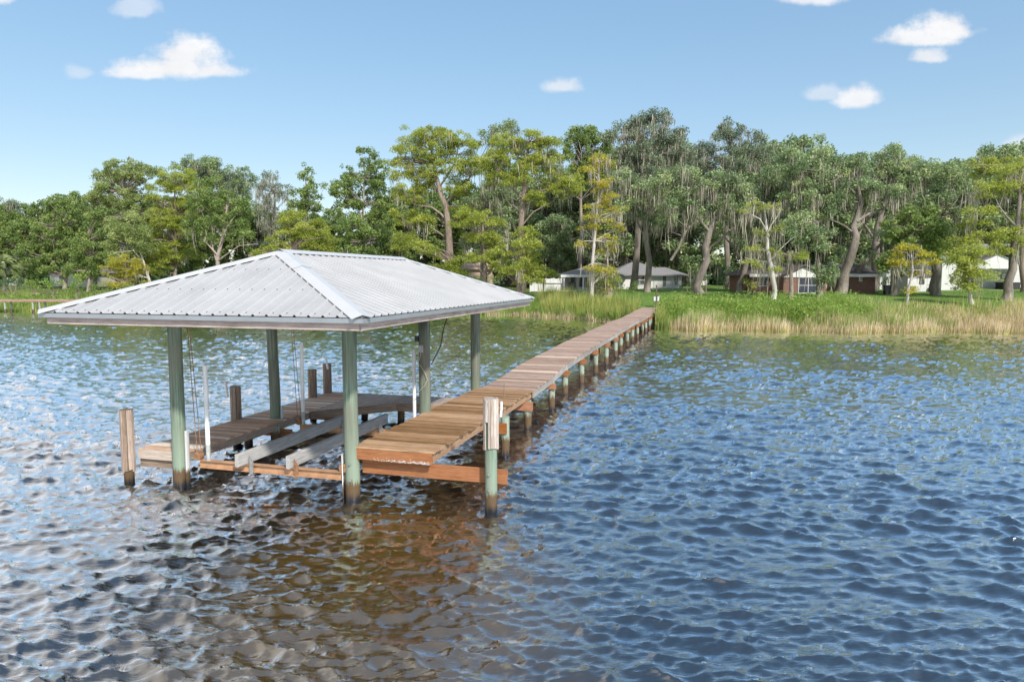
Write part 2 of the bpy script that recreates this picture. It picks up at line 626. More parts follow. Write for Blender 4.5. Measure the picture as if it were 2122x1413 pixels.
M['leaf_cypress'] = leaf_mat('cypress leaves', (0.149, 0.208, 0.043), (0.331, 0.398, 0.074), (0.526, 0.553, 0.124))
M['leaf_gold'] = leaf_mat('gold cypress leaves', (0.231, 0.264, 0.033), (0.462, 0.462, 0.061), (0.616, 0.517, 0.088))
M['leaf_oak'] = leaf_mat('oak leaves', (0.098, 0.165, 0.077), (0.224, 0.315, 0.149), (0.486, 0.552, 0.262), 0.25)
M['leaf_oak_grey'] = leaf_mat('grey oak leaves', (0.106, 0.146, 0.096), (0.211, 0.271, 0.172), (0.379, 0.419, 0.278), 0.25)
M['leaf_maple'] = leaf_mat('maple leaves', (0.086, 0.147, 0.045), (0.196, 0.286, 0.084), (0.385, 0.453, 0.148))
M['leaf_olive'] = leaf_mat('olive green leaves', (0.122, 0.184, 0.058), (0.270, 0.340, 0.109), (0.488, 0.536, 0.231))
M['leaf_bush'] = leaf_mat('bush leaves', (0.078, 0.156, 0.034), (0.193, 0.329, 0.062), (0.437, 0.531, 0.117))
M['leaf_dark'] = leaf_mat('dark shrub leaves', (0.039, 0.088, 0.035), (0.085, 0.159, 0.063), (0.185, 0.284, 0.110))
M['leaf_palm'] = leaf_mat('palm fronds', (0.110, 0.154, 0.055), (0.220, 0.275, 0.099), (0.363, 0.396, 0.187))
M['moss'] = leaf_mat('spanish moss', (0.190, 0.175, 0.137), (0.351, 0.322, 0.253), (0.569, 0.524, 0.420), 0.3)
M['reed_green'] = leaf_mat('green reeds', (0.110, 0.206, 0.045), (0.220, 0.347, 0.071), (0.438, 0.489, 0.155))
M['reed_tan'] = leaf_mat('tan reeds', (0.381, 0.291, 0.146), (0.640, 0.489, 0.291), (0.800, 0.700, 0.489))
M['reed_olive'] = leaf_mat('yellow green reeds', (0.189, 0.253, 0.051), (0.366, 0.392, 0.108), (0.607, 0.543, 0.216))
M['grass'] = leaf_mat('lawn grass', (0.078, 0.162, 0.031), (0.138, 0.243, 0.047), (0.246, 0.323, 0.078))
M['bark_oak'] = bark_mat('oak bark', (0.10, 0.084, 0.07), (0.255, 0.222, 0.192))
M['bark_pale'] = bark_mat('pale cypress bark', (0.17, 0.135, 0.115), (0.36, 0.305, 0.265))
M['bark_brown'] = bark_mat('brown cypress bark', (0.12, 0.09, 0.07), (0.29, 0.23, 0.19))
M['bark_white'] = bark_mat('bleached bark', (0.33, 0.30, 0.27), (0.55, 0.52, 0.48))

# ------------------------------------------------------------------ terrain
SHORE = [(-400, 95), (-62, 86), (-40, 88), (-12, 85), (0, 77), (2.5, 74.5), (6.6, 69), (10.0, 64.2), (11.0, 57.5), (14, 54.3), (23, 53), (38, 52), (90, 50), (400, 46)]
SX = np.array([p[0] for p in SHORE], float)
SY = np.array([p[1] for p in SHORE], float)
HS = np.array([-60, -12, 0, 3, 6, 10, 20, 40, 100, 400], float)
HZ = np.array([-3.0, -1.4, 0.0, 0.5, 1.2, 1.65, 2.25, 2.65, 3.2, 6.0], float)


def shore_y(X):
    X = np.asarray(X, float)
    return np.interp(X, SX, SY) + 0.7 * np.sin(X * 0.43) + 0.45 * np.sin(X * 1.17 + 1) + 0.3 * np.sin(X * 2.9 + 2)


def ground(X, Y):
    X, Y = np.asarray(X, float), np.asarray(Y, float)
    s = Y - shore_y(X)
    z = np.interp(s, HS, HZ)
    return z + np.where(s > 4, 0.06 * np.sin(X * 0.35 + Y * 0.2) + 0.05 * np.sin(X * 0.9 - Y * 0.5), 0)


def gz(X, Y):
    return float(ground(X, Y))


def build_ground():
    xs = np.concatenate([np.linspace(-900, -110, 22), np.linspace(-105, 90, 150), np.linspace(95, 900, 22)])
    ys = np.concatenate([np.linspace(38, 100, 110), np.linspace(102, 170, 30), np.linspace(180, 1500, 20)])
    X, Y = np.meshgrid(xs, ys)
    Z = ground(X, Y)
    V = np.stack([X, Y, Z], -1).reshape(-1, 3)
    nx, ny = len(xs), len(ys)
    i = np.arange(nx - 1)[None, :] + (np.arange(ny - 1) * nx)[:, None]
    F = np.stack([i, i + 1, i + 1 + nx, i + nx], -1).reshape(-1, 4)
    t = NT('lawn and soil')
    v = t.coords('Object')
    n = t.noise(v, 0.35, 5, 0.6)
    n2 = t.noise(v, 9.0, 4, 0.7)
    col = t.ramp(n, [(0.3, (0.09, 0.165, 0.035)), (0.55, (0.135, 0.225, 0.05)), (0.75, (0.20, 0.27, 0.085))])
    col = t.mixc(t.maprange(n2, 0.35, 0.75, 0, 0.5), col, (0.18, 0.25, 0.075))
    tc = t.n('ShaderNodeTexCoord')
    sp = t.n('ShaderNodeSeparateXYZ')
    t.l(tc.outputs['Object'], sp.inputs[0])
    # bare soil near the water and leaf litter under the woods on the left
    soil = t.maprange(t.math('ADD', sp.outputs[2], t.math('MULTIPLY', n2, 0.5)), 0.9, 1.7, 1, 0, True)
    col = t.mixc(soil, col, (0.085, 0.075, 0.04))
    lit = t.math('MULTIPLY', t.maprange(sp.outputs[0], -6, 14, 1, 0, True), t.maprange(n, 0.3, 0.6, 1, 0.5))
    col = t.mixc(lit, col, (0.10, 0.10, 0.045))
    p = t.principled(Base_Color=col, Roughness=0.95, Normal=t.bump(n2, 0.6, 0.08))
    p.inputs['Specular IOR Level'].default_value = 0.1
    me = np_mesh('ground', V, F, t.finish(p), True)
    obj('ground', me, None, kind='structure', label='green lawn and wooded ground along the lake shore')


build_ground()


# ------------------------------------------------------------------ water
def wave_tile(N, L, lam_peak, lam_min, wdir, spread, rms, seed, lam_max=4.0):
    r = np.random.default_rng(seed)
    k1 = np.fft.fftfreq(N, L / N) * 2 * np.pi
    kx, ky = np.meshgrid(k1, k1)
    k = np.hypot(kx, ky)
    k[0, 0] = 1e-6
    kp = 2 * np.pi / lam_peak
    S = k ** -3.6 * np.exp(-1.25 * (kp / k) ** 2)
    S *= (k < 2 * np.pi / lam_min) * (k > 2 * np.pi / lam_max)
    c = (kx * wdir[0] + ky * wdir[1]) / k
    S *= np.abs(c) ** spread * np.where(c > 0, 1.0, 0.25) + 0.04
    A = np.sqrt(S) * (r.normal(size=k.shape) + 1j * r.normal(size=k.shape))
    h = np.fft.ifft2(A)
    dx = np.fft.ifft2(-1j * kx / k * A)
    dy = np.fft.ifft2(-1j * ky / k * A)
    s = rms / h.real.std()
    return h.real * s, dx.real * s, dy.real * s


def sample(tile, L, X, Y):
    N = tile.shape[0]
    u, v = (X / L * N) % N, (Y / L * N) % N
    i, j = np.floor(u).astype(int), np.floor(v).astype(int)
    a, b = u - i, v - j
    i, j = i % N, j % N
    i1, j1 = (i + 1) % N, (j + 1) % N
    return (tile[j, i] * (1 - a) + tile[j, i1] * a) * (1 - b) + (tile[j1, i] * (1 - a) + tile[j1, i1] * a) * b


def build_water():
    ny, nx = 600, 640
    yy = 3.2 * (115 / 3.2) ** (np.arange(ny) / (ny - 1))
    yy = np.concatenate([[-400, -60, -10, 0, 1.5], yy, [140, 260]])
    tt = np.linspace(-1, 1, nx)
    xx_unit = np.concatenate([[-9, -3, -1.6], tt, [1.6, 3, 9]])
    half = np.maximum(np.abs(yy), 4.0) * 0.80 + 2.0
    X = xx_unit[None, :] * half[:, None]
    Y = np.repeat(yy[:, None], len(xx_unit), 1)
    inside = ((np.abs(xx_unit) <= 1)[None, :] & (yy >= 1.6)[:, None] & (yy <= 116)[:, None]).astype(float)
    wd = np.array([-0.28, -0.96])
    L1, L2 = 23.0, 13.7
    t1 = wave_tile(768, L1, 0.85, 0.20, wd, 5.0, 0.0265, 3)
    t2 = wave_tile(640, L2, 0.24, 0.06, np.array([0.06, -1.0]), 4.0, 0.0110, 8, 0.6)
    fade = np.clip((85 - Y) / 45, 0.6, 1)
    # calmer in the lee under the boathouse and along the shore
    Xr, Yr = X * 0.75 + 3.1, Y + 0.04 * X
    chop = 0.9
    gust = 1.0 + 0.35 * np.sin(X * 0.19 + 0.7 + np.sin(Y * .31)) * np.sin(Y * 0.33 + 0.4 + X * 0.12) + 0.2 * np.sin(X * .6 + Y * .8)
    swell = 0.85 + 0.3 * np.sin(X * 0.27 + Y * 0.5) * np.sin(Y * 0.21 - X * .1)
    Z = (sample(t1[0], L1, X, Y) * swell + sample(t2[0], L2, Xr, Yr) * fade * gust) * inside
    DX = (sample(t1[1], L1, X, Y) + 0.5 * sample(t2[1], L2, Xr, Yr) * fade) * inside * chop
    DY = (sample(t1[2], L1, X, Y) + 0.5 * sample(t2[2], L2, Xr, Yr) * fade) * inside * chop
    Z *= np.clip((shore_y(X) + 1 - Y) / 3, 0.4, 1)
    V = np.stack([X - DX, Y - DY, Z], -1).reshape(-1, 3)
    nX, nY = len(xx_unit), len(yy)
    i = np.arange(nX - 1)[None, :] + (np.arange(nY - 1) * nX)[:, None]
    F = np.stack([i, i + 1, i + 1 + nX, i + nX], -1).reshape(-1, 4)
    t = NT('lake water')
    v = t.coords('Object', (0.45, 2.0, 1))
    h = t.noise(v, 11.0, 4, 0.62, 0.5)
    nb = t.bump(h, 0.4, 0.02)
    # water body painted amber only where the roof's reflection cuts the sky glare
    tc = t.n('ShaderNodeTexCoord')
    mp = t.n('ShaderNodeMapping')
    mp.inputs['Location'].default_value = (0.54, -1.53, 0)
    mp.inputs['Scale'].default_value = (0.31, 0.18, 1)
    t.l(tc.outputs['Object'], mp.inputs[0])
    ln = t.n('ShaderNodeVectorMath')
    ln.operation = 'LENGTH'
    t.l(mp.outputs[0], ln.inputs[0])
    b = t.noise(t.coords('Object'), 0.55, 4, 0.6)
    roof_refl_tint = t.maprange(t.math('ADD', ln.outputs['Value'], t.math('MULTIPLY', b, 0.7)), 0.75, 1.35, 1, 0, True)
    col = t.mixc(roof_refl_tint, (0.0075, 0.0080, 0.0060), (0.072, 0.044, 0.006))
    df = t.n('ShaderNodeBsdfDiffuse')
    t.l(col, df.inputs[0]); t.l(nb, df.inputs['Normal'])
    gl = t.n('ShaderNodeBsdfGlossy')
    gl.inputs['Roughness'].default_value = 0.015
    gl.inputs[0].default_value = (0.95, 0.97, 1.0, 1)
    t.l(nb, gl.inputs['Normal'])
    fr = t.n('ShaderNodeFresnel')
    fr.inputs[0].default_value = 1.40
    t.l(nb, fr.inputs['Normal'])
    fac = t.math('ADD', t.math('MULTIPLY', fr.outputs[0], 4.4), 0.08, clamp=True)
    mx = t.n('ShaderNodeMixShader')
    t.l(fac, mx.inputs[0]); t.l(df.outputs[0], mx.inputs[1]); t.l(gl.outputs[0], mx.inputs[2])
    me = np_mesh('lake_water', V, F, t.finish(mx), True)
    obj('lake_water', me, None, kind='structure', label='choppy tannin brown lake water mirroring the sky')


build_water()

# ------------------------------------------------------------------ boathouse frame (local x = right, y = away from the camera along the pier)
TH = 0.279
ORG = Vector((-2.94, 12.645, 0))
RX = Vector((math.cos(TH), -math.sin(TH), 0))
DY_ = Vector((math.sin(TH), math.cos(TH), 0))
SLIP = 3.853


def wl(x, y, z=0.0):
    return ORG + RX * x + DY_ * y + Vector((0, 0, z))


def pile_mesh(name, r0, r1, z0, z1, n=16, lean=(0, 0), seed=0):
    rr = np.random.default_rng(seed)
    zs = [z0, 0.0, 0.5, z0 + (z1 - z0) * 0.55, z0 + (z1 - z0) * 0.8, z1 - 0.02, z1]
    zs = sorted(zs)
    path, rad = [], []
    for q in zs:
        f = (q - z0) / (z1 - z0)
        path.append((lean[0] * f + rr.normal() * 0.004, lean[1] * f + rr.normal() * 0.004, q))
        rad.append((r0 + (r1 - r0) * f) * (1 + rr.normal() * 0.01))
    rad[-1] = rad[-2] * 0.95
    return MB().tube(path, rad, n).mesh(name)


bh = thing('boathouse', 'open boathouse on green posts with white ribbed metal hip roof', 'boathouse', ORG, -TH)
EX0, EX1, EY0, EY1 = -SLIP - 1.12, 1.274, -1.89, 8.45      # eaves
ZE, ZR = 3.50, 4.60
RXC, RY0, RY1 = -1.85, 0.744, 6.249
post_xy = [(0, 0), (-3.71, -0.15), (0, 3.42), (-3.95, 3.42), (0, 6.98), (-SLIP, 6.98)]
for i, (x, y) in enumerate(post_xy):
    lean = [(0.0, 0), (0.03, 0.0), (0.0, 0), (-0.03, -0.05), (0.0, 0), (0, 0)][i]
    r = 0.136 if i % 2 == 0 else 0.132
    me = pile_mesh('post', r, r * 0.97, -1.6, 3.36, 18, lean, i)
    p = obj('post', me, M['pile_grey'] if i in (2, 4, 3) else M['pile_green'], bh, (x, y, 0), (0, 0, i * 1.3))
    p.rotation_euler = (0, 0, 0)
    if i in (0, 1, 3):      # split plastic bumper on the slip side
        side = -1 if i == 0 else 1
        b = MB()
        zt = 1.13 if i == 1 else (0.87 if i == 0 else 0.98)
        n = 7
        prof = []
        for k in range(n):
            a = (0.22 - 0.42 + 0.84 * k / (n - 1)) if side > 0 else math.pi + 0.25 + (-0.42 + 0.84 * k / (n - 1))
            prof.append((math.cos(a), math.sin(a)))
        vs, fs = [], []
        for rr_ in (0.165, 0.180):
            for z in (-0.4, zt):
                fl = 1.06 if z > 0 else 1.0
                for c, s in prof:
                    vs.append((c * rr_ * fl + lean[0] * 0.45, s * rr_ * fl + lean[1] * .45, z))
        for k in range(n - 1):
            fs += [(2 * n + k, 2 * n + k + 1, 3 * n + k + 1, 3 * n + k), (k + 1, k, n + k, n + k + 1), (n + k, 3 * n + k, 3 * n + k + 1, n + k + 1)]
        fs += [(0, n, 3 * n, 2 * n), (n - 1, 3 * n - 1, 4 * n - 1, 2 * n - 1)]
        b.add(vs, fs)
        me = b.mesh('bumper')
        fix_normals(me)
        t = MATS.get('bumper')
        if t is None:
            MATS['bumper'] = pile_mat('white split bumper', [(0.30, 0.29, 0.27), (0.55, 0.55, 0.54), (0.70, 0.71, 0.72), (0.60, 0.60, 0.60)], 0.12, 0.34)
        obj('bumper', me, MATS['bumper'], p)
    if i == 0:
        for zz_ in (0.72, 0.42):
            MB().tube([(0.03, -r - 0.006, zz_), (0.03, -r - 0.03, zz_)], 0.022, 8).build('bolt', M['galv'], p)

# header beams on the posts
for x in (-SLIP, 0):
    MB().box(-0.045, 0.045, -0.3, 7.3, 3.18, 3.36).build('header_beam', M['sheath'], bh, loc=(x + (0.19 if x else -0.19), 0, 0))
for y in (0, 3.42, 6.98):
    MB().box(-SLIP - 0.28, 0.28, -0.045, 0.045, 3.362, 3.5).build('cross_beam', M['sheath'], bh, loc=(0, y + 0.2, 0))


def slope_data(side):
    if side == 'front': A, e, nrm, Ln, ua, ub, run = (EX0, EY0), (1, 0), (0, 1), EX1 - EX0, RXC - EX0, RXC - EX0, RY0 - EY0
    if side == 'right': A, e, nrm, Ln, ua, ub, run = (EX1, EY0), (0, 1), (-1, 0), EY1 - EY0, RY0 - EY0, RY1 - EY0, EX1 - RXC
    if side == 'back': A, e, nrm, Ln, ua, ub, run = (EX1, EY1), (-1, 0), (0, -1), EX1 - EX0, EX1 - RXC, EX1 - RXC, EY1 - RY1
    if side == 'left': A, e, nrm, Ln, ua, ub, run = (EX0, EY1), (0, -1), (1, 0), EY1 - EY0, EY1 - RY1, EY1 - RY0, RXC - EX0
    return A, e, nrm, Ln, ua, ub, run


screws = {}
for side in ('front', 'right', 'back', 'left'):
    A, e, nrm, Ln, ua, ub, run = slope_data(side)
    rise = ZR - ZE
    sl = math.hypot(run, rise)
    up = Vector((-nrm[0] * rise / sl, -nrm[1] * rise / sl, run / sl))

    def pt(u, v, hgt):
        return Vector((A[0] + e[0] * u + nrm[0] * v * run, A[1] + e[1] * u + nrm[1] * v * run, ZE + rise * v)) + up * hgt

    def vmax(u):
        return max(0.0, min(1.0, u / ua, (Ln - u) / (Ln - ub)))
    pitch = 0.248
    npan = int(math.ceil(Ln / (pitch * 4)))
    sm = MB()
    for k in range(npan):
        u0, u1 = k * pitch * 4, min(Ln, (k + 1) * pitch * 4)
        prof = [(u0, 0.0)]
        for r_ in range(4):
            c = u0 + pitch * (r_ + 0.5)
            if c + 0.03 < u1:
                prof += [(c - 0.032, 0.0), (c - 0.013, 0.030), (c + 0.013, 0.030), (c + 0.032, 0.0), (c + pitch * .33, 0.0), (c + pitch * .36, 0.004), (c + pitch * .39, 0.0)]
                for vv in (0.04, 0.36, 0.68, 0.95):
                    if vv < vmax(c) - 0.02:
                        q = pt(c + 0.05, vv, 0.0)
                        sm.tube([q, q + up * 0.012], 0.0095, 5)
        prof.append((u1, 0.0))
        for brk in (ua, ub):
            if u0 < brk < u1:
                prof.append((brk, 0.0 if all(abs(brk - (u0 + pitch * (r_ + .5))) > .032 for r_ in range(4)) else 0.02))
        prof = sorted(set(prof))
        vs, fs = [], []
        for (u, hg) in prof:
            vm = vmax(u)
            vs += [pt(u, 0, hg), pt(u, vm * 0.5, hg), pt(u, vm, hg)]
        for j in range(len(prof) - 1):
            a = 3 * j
            fs += [(a, a + 3, a + 4, a + 1), (a + 1, a + 4, a + 5, a + 2)]
        MB().add(vs, fs).build('roof_panel', M['roof_metal'], bh)
    so = sm.build('roof_screws', M['screw'], bh)
    so["kind"] = 'stuff'
    # boards under the metal
    q = [pt(0.12, 0.012, -0.02), pt(Ln - 0.12, 0.012, -0.02), pt(ub, 0.995, -0.02), pt(ua, 0.995, -0.02)] if ua != ub else [pt(0.12, 0.012, -0.02), pt(Ln - 0.12, 0.012, -0.02), pt(ua, 0.995, -0.02)]
    MB().prism(q, -up * 0.02).build('sheathing', M['sheath'], bh)
    # rafters
    for k in range(1, int(Ln / 0.61)):
        u = k * 0.61
        vm = vmax(u)
        if vm < 0.1: continue
        a, b_ = pt(u, 0.02, -0.045), pt(u, vm * 0.98, -0.045)
        ev = Vector((e[0], e[1], 0)) * 0.04
        MB().prism([a, b_, b_ - up * 0.12, a - up * 0.12], ev).build('rafter', M['sheath'], bh)
    # drip edge and fascia board
    ang = math.atan2(e[1], e[0])
    mid = Vector((A[0] + e[0] * Ln / 2, A[1] + e[1] * Ln / 2, 0))
    g = MB()
    hl = Ln / 2
    g.prism([(-hl, -0.012, ZE - 0.012), (-hl, -0.012, ZE - 0.085), (-hl, 0.03, ZE - 0.085), (-hl, 0.03, ZE - 0.012)], (2 * hl, 0, 0))
    me = g.mesh('drip_edge'); fix_normals(me)
    obj('drip_edge', me, M['gutter'], bh, mid, (0, 0, ang))
    fl = hl - 0.10
    MB().chbox(-fl, fl, 0.07, 0.11, ZE - 0.205, ZE - 0.03, 0.004).build('fascia', M['fascia'], bh, loc=mid, rot=(0, 0, ang))

# hip and ridge caps


def cap(p0, p1, s0, s1, name, lift=0.038, seg=6):
    """folded flashing along p0-p1 whose wings reach sideways by s0 and s1"""
    vs, fs = [], []
    for k in range(seg + 1):
        f = k / seg
        c = p0.lerp(p1, f) + Vector((0, 0, lift + 0.012))
        l_, r_ = c + s0 - Vector((0, 0, 0.008)), c + s1 - Vector((0, 0, 0.008))
        vs += [l_ - Vector((0, 0, 0.012)), l_, c, r_, r_ - Vector((0, 0, 0.012))]
    for k in range(seg):
        a = 5 * k
        for j in range(4):
            fs.append((a + j, a + j + 1, a + 6 + j, a + 5 + j))
    me = MB().add(vs, fs).mesh(name)
    obj(name, me, M['cap_metal'], bh)


corners = {'fl': (EX0, EY0, RY0), 'fr': (EX1, EY0, RY0), 'br': (EX1, EY1, RY1), 'bl': (EX0, EY1, RY1)}
wing = 0.17
for key, (cx_, cy_, ry) in corners.items():
    p0, p1 = Vector((cx_, cy_, ZE)), Vector((RXC, ry, ZR))
    sx, sy = math.copysign(1, RXC - cx_), math.copysign(1, ry - cy_)
    # wing directions lie in the two slopes, perpendicular to the hip
    runx, runy = abs(RXC - cx_), abs(ry - cy_)
    nA = Vector((0, -sy * (ZR - ZE), runy)).normalized()
    nB = Vector((-sx * (ZR - ZE), 0, runx)).normalized()
    d = (p1 - p0).normalized()
    wA = d.cross(nA).normalized()
    wB = d.cross(nB).normalized()
    if wA.y * sy > 0: wA = -wA
    if wB.x * sx > 0: wB = -wB
    if key == 'fr':   # two lengths of flashing that lap
        cut = p0.lerp(p1, 0.72)
        cap(p0, cut, wA * wing, wB * wing, 'hip_cap', 0.030)
        cap(p0.lerp(p1, 0.70), p1, wA * wing * 1.03, wB * wing * 1.03, 'hip_cap', 0.036)
    else:
        cap(p0, p1, wA * wing, wB * wing, 'hip_cap')
rr_ = (ZR - ZE) / (EX1 - RXC)
cap(Vector((RXC, RY0 - 0.1, ZR)), Vector((RXC, RY1 + 0.1, ZR)), Vector((-wing, 0, -wing * rr_)), Vector((wing, 0, -wing * rr_)), 'ridge_cap', 0.045)

# outlet box, conduit and cords on the middle post
mp = MB().box(-0.05, 0.05, -0.19, -0.14, 2.42, 2.58)
mp.build('outlet_box', M['galv'], bh, loc=(-0.02, 3.42, 0))
MB().tube([(-0.02, 3.25, 2.42), (-0.05, 3.25, 2.25), (-0.12, 3.27, 2.2), (-0.02, 3.25, 2.1), (0.08, 3.25, 1.95), (0.13, 3.27, 1.8), (0.06, 3.25, 1.65), (-0.1, 3.26, 1.5)], 0.008, 5).build('cord', M['rope'], bh)
MB().tube([(0.3, 4.2, 3.3), (0.24, 4.0, 2.9), (0.2, 3.9, 2.5), (0.14, 3.6, 2.2), (0.13, 3.5, 2.12)], 0.012, 5).build('cable', M['black'], bh)
MB().box(-0.19, -0.10, 3.30, 3.40, 2.66, 2.78).build('motor_switch', M['dark'], bh)

# ------------------------------------------------------------------ brown deck beside the slip
DECK_Z = 1.034
dk = thing('boat_deck', 'brown plank deck beside the boat slip, near end of the pier', 'deck', ORG, -TH)


def plank_mesh(L, w, th, seed, ch=0.006):
    rr = np.random.default_rng(seed)
    m = MB()
    n = 5
    prof = [(-w / 2 + ch, -th), (w / 2 - ch, -th), (w / 2, -th + ch), (w / 2, -ch), (w / 2 - ch, 0), (-w / 2 + ch, 0), (-w / 2, -ch), (-w / 2, -th + ch)]
    vs, fs = [], []
    for k in range(n):
        x = -L / 2 + L * k / (n - 1)
        dz, dy = rr.normal() * 0.0025, rr.normal() * 0.0025
        vs += [(x, a + dy, b + dz) for a, b in prof]
    for k in range(n - 1):
        for j in range(8):
            a = 8 * k
            fs.append((a + j, a + 8 + j, a + 8 + (j + 1) % 8, a + (j + 1) % 8))
    fs += [tuple(reversed(range(8))), tuple(range(8 * (n - 1), 8 * n))]
    me = m.add(vs, fs).mesh('plank')
    fix_normals(me)
    return me


X0D, X1D = 0.02, 1.62
variants = [plank_mesh(X1D - X0D, 0.132, 0.036, s) for s in range(5)]
np_ = 48
pitch_d = 7.22 / np_
for k in range(np_):
    me = variants[k % 5]
    o = obj('plank', me, None, dk, (0.5 * (X0D + X1D) + random.uniform(-0.02, 0.035), -0.06 + pitch_d * (k + 0.5), DECK_Z + random.uniform(-0.003, 0.003)), (0, random.uniform(-.002, .002), random.uniform(-0.004, 0.004)))
    if len(me.materials) == 0:
        me.materials.append(M['deck_new'])
MB().chbox(X0D, X1D - 0.02, -0.05, -0.01, DECK_Z - 0.235, DECK_Z - 0.038, 0.004).build('rim_joist', M['joist_orange'], dk)
for x in (0.16, 0.82, 1.54):
    ob = MB().chbox(-3.59, 3.59, -0.02, 0.02, DECK_Z - 0.235, DECK_Z - 0.038, 0.004).build('joist', M['joist_side'], dk, loc=(x, 3.585, 0), rot=(0, 0, math.pi / 2))
# bird-pecked white flecks along the rim's lower edge: lichen chips
fl = MB()
rr = np.random.default_rng(4)
for k in range(150):
    x = X0D + 0.35 + (rr.beta(2.2, 1.2)) * 1.2
    z = DECK_Z - 0.235 + abs(rr.normal()) * 0.022
    s = rr.uniform(0.004, 0.011)
    fl.box(x - s, x + s, -0.053, -0.049, z - s * .6, z + s * .6)
o = fl.build('lichen_chips', M['white_paint'], dk)
o["kind"] = 'stuff'
# cross beams and support piles
for (y, xa, xb, z0, z1) in [(0.155, 0.14, 2.93, 0.50, 0.765), (3.74, 0.1, 1.86, 0.55, 0.795), (6.58, 0.1, 1.75, 0.55, 0.795)]:
    MB().chbox(xa, xb, -0.022, 0.022, z0, z1, 0.004).build('cross_beam', M['joist_orange'], dk, loc=(0, y, 0))
for i, (x, y, zt) in enumerate([(1.79, 3.86, 0.93), (1.58, 6.70, 0.79), (0.4, 6.70, 0.79)]):
    obj('pile', pile_mesh('pile', 0.105, 0.10, -1.6, zt, 12, (0, 0), 20 + i), M['pile_walk'], dk, (x, y, 0))
MB().tube([(1.72, 3.72, 0.95), (1.74, 3.72, 1.12), (1.74, 3.72, 1.30)], [0.035, 0.03, 0.03], 8).build('vent_pipe', M['pvc'], dk)
MB().tube([(1.25, 5.6, 1.03), (1.25, 5.6, 1.42)], 0.014, 6).build('stake', M['slat'], dk)

# ------------------------------------------------------------------ long walkway to the shore
wk = thing('pier_walkway', 'long weathered plank walkway running to the reedy shore', 'pier', ORG, -TH)
WZ = [(7.2, 1.03), (9.4, 1.09), (12.1, 1.18), (16.6, 1.29), (21.6, 1.34), (27, 1.335), (33, 1.33), (37.4, 1.31), (46, 1.37), (54, 1.40)]


def walk_z(y):
    return float(np.interp(y, [a for a, b in WZ], [b for a, b in WZ]))


def walk_dx(y):
    return 0.05 * math.sin(y * 0.33 + 0.5) + 0.03 * math.sin(y * 0.9) if y > 8 else 0.0


XW0, XW1 = 0.13, 1.63
wv = [plank_mesh(XW1 - XW0, 0.145, 0.036, 50 + s) for s in range(5)]
wp = [plank_mesh(XW1 - XW0, 0.145, 0.036, 60)]
for me in wv: me.materials.append(M['deck_old'])
wp[0].materials.append(M['deck_pale'])
NPL = 299
pw = (53.2 - 7.2) / NPL
pale = {8, 19, 20, 28, 41, 42, 58, 75, 96}
for k in range(NPL):
    y = 7.2 + pw * (k + 0.5)
    me = wp[0] if k in pale else wv[(k * 7 + k // 3) % 5]
    sl_ = (walk_z(y + 0.2) - walk_z(y - 0.2)) / 0.4
    obj('plank', me, None, wk, (0.5 * (XW0 + XW1) + walk_dx(y) + random.uniform(-0.012, 0.012), y, walk_z(y) + random.uniform(-0.003, 0.003)), (math.atan(sl_), random.uniform(-.004, .004), random.uniform(-0.004, 0.004)))
ys_bents = [9.69, 12.2, 15.1, 18.05, 21.1, 24.2, 26.9, 30.1, 32.9, 35.6, 38.2, 40.9, 43.6, 46.3]
edges = [7.2] + ys_bents + [53.2]
for a, b in zip(edges[:-1], edges[1:]):
    for xe, mt in ((XW1 - 0.035, 'stringer'), (XW0 + 0.05, 'stringer')):
        p0 = Vector((xe + walk_dx(a), a + 0.004, walk_z(a) - 0.04))
        p1 = Vector((xe + walk_dx(b), b - 0.004, walk_z(b) - 0.04))
        mid = (p0 + p1) / 2
        d = p1 - p0
        h_ = d.length / 2
        m = MB().chbox(-h_, h_, -0.02, 0.02, -0.20, 0.0, 0.004)
        m.build('stringer', M[mt], wk, loc=mid, rot=(0, -math.atan2(d.z, math.hypot(d.x, d.y)), math.atan2(d.y, d.x)))
for i, y in enumerate(ys_bents):
    z = walk_z(y) - 0.245
    MB().chbox(XW0 - 0.02, XW1 + 0.10, -0.02, 0.02, z - 0.19, z, 0.004).build('cross_beam', M['joist_orange'], wk, loc=(walk_dx(y), y - 0.12, 0))
    for x in (XW0 + 0.2, 1.58):
        obj('pile', pile_mesh('pile', 0.105, 0.098, -1.8, z + 0.004 + (0.1 if i % 4 == 1 else 0), 12, (random.uniform(-.05, .05), 0), 90 + i), M['pile_walk'], wk, (x + walk_dx(y) - (0 if x < 1 else 0.02), y, 0))

# ------------------------------------------------------------------ finger dock and platform round the slip
FZ = 0.66
fg = thing('finger_dock', 'narrow old finger dock with pale boards round the boat slip', 'dock', ORG, -TH)
FX0, FX1 = -4.82, -3.66
fv = [plank_mesh(FX1 - FX0, 0.137, 0.034, 70 + s) for s in range(4)]
fw = [plank_mesh(FX1 - FX0, 0.137, 0.034, 80)]
for me in fv: me.materials.append(M['deck_finger'])
fw[0].materials.append(M['deck_white'])
white = {2, 3, 8, 22, 29, 33, 35, 37, 38, 40}
nf = 50
for k in range(nf):
    y = 0.0 + (k + 0.5) * 0.1475
    obj('plank', fw[0] if k in white else fv[(k * 5 + k // 4) % 4], None, fg, (0.5 * (FX0 + FX1) + random.uniform(-.012, .012), y, FZ + random.uniform(-.003, .003)), (0, 0, random.uniform(-.004, .004)))
ye = nf * 0.1475
MB().chbox(FX0, FX1, -0.04, -0.005, FZ - 0.20, FZ - 0.012, 0.004).build('rim_board', M['front_board'], fg)
MB().chbox(FX0, FX1, 0.03, 0.07, FZ - 0.38, FZ - 0.215, 0.004).build('lower_beam', M['old_board'], fg)
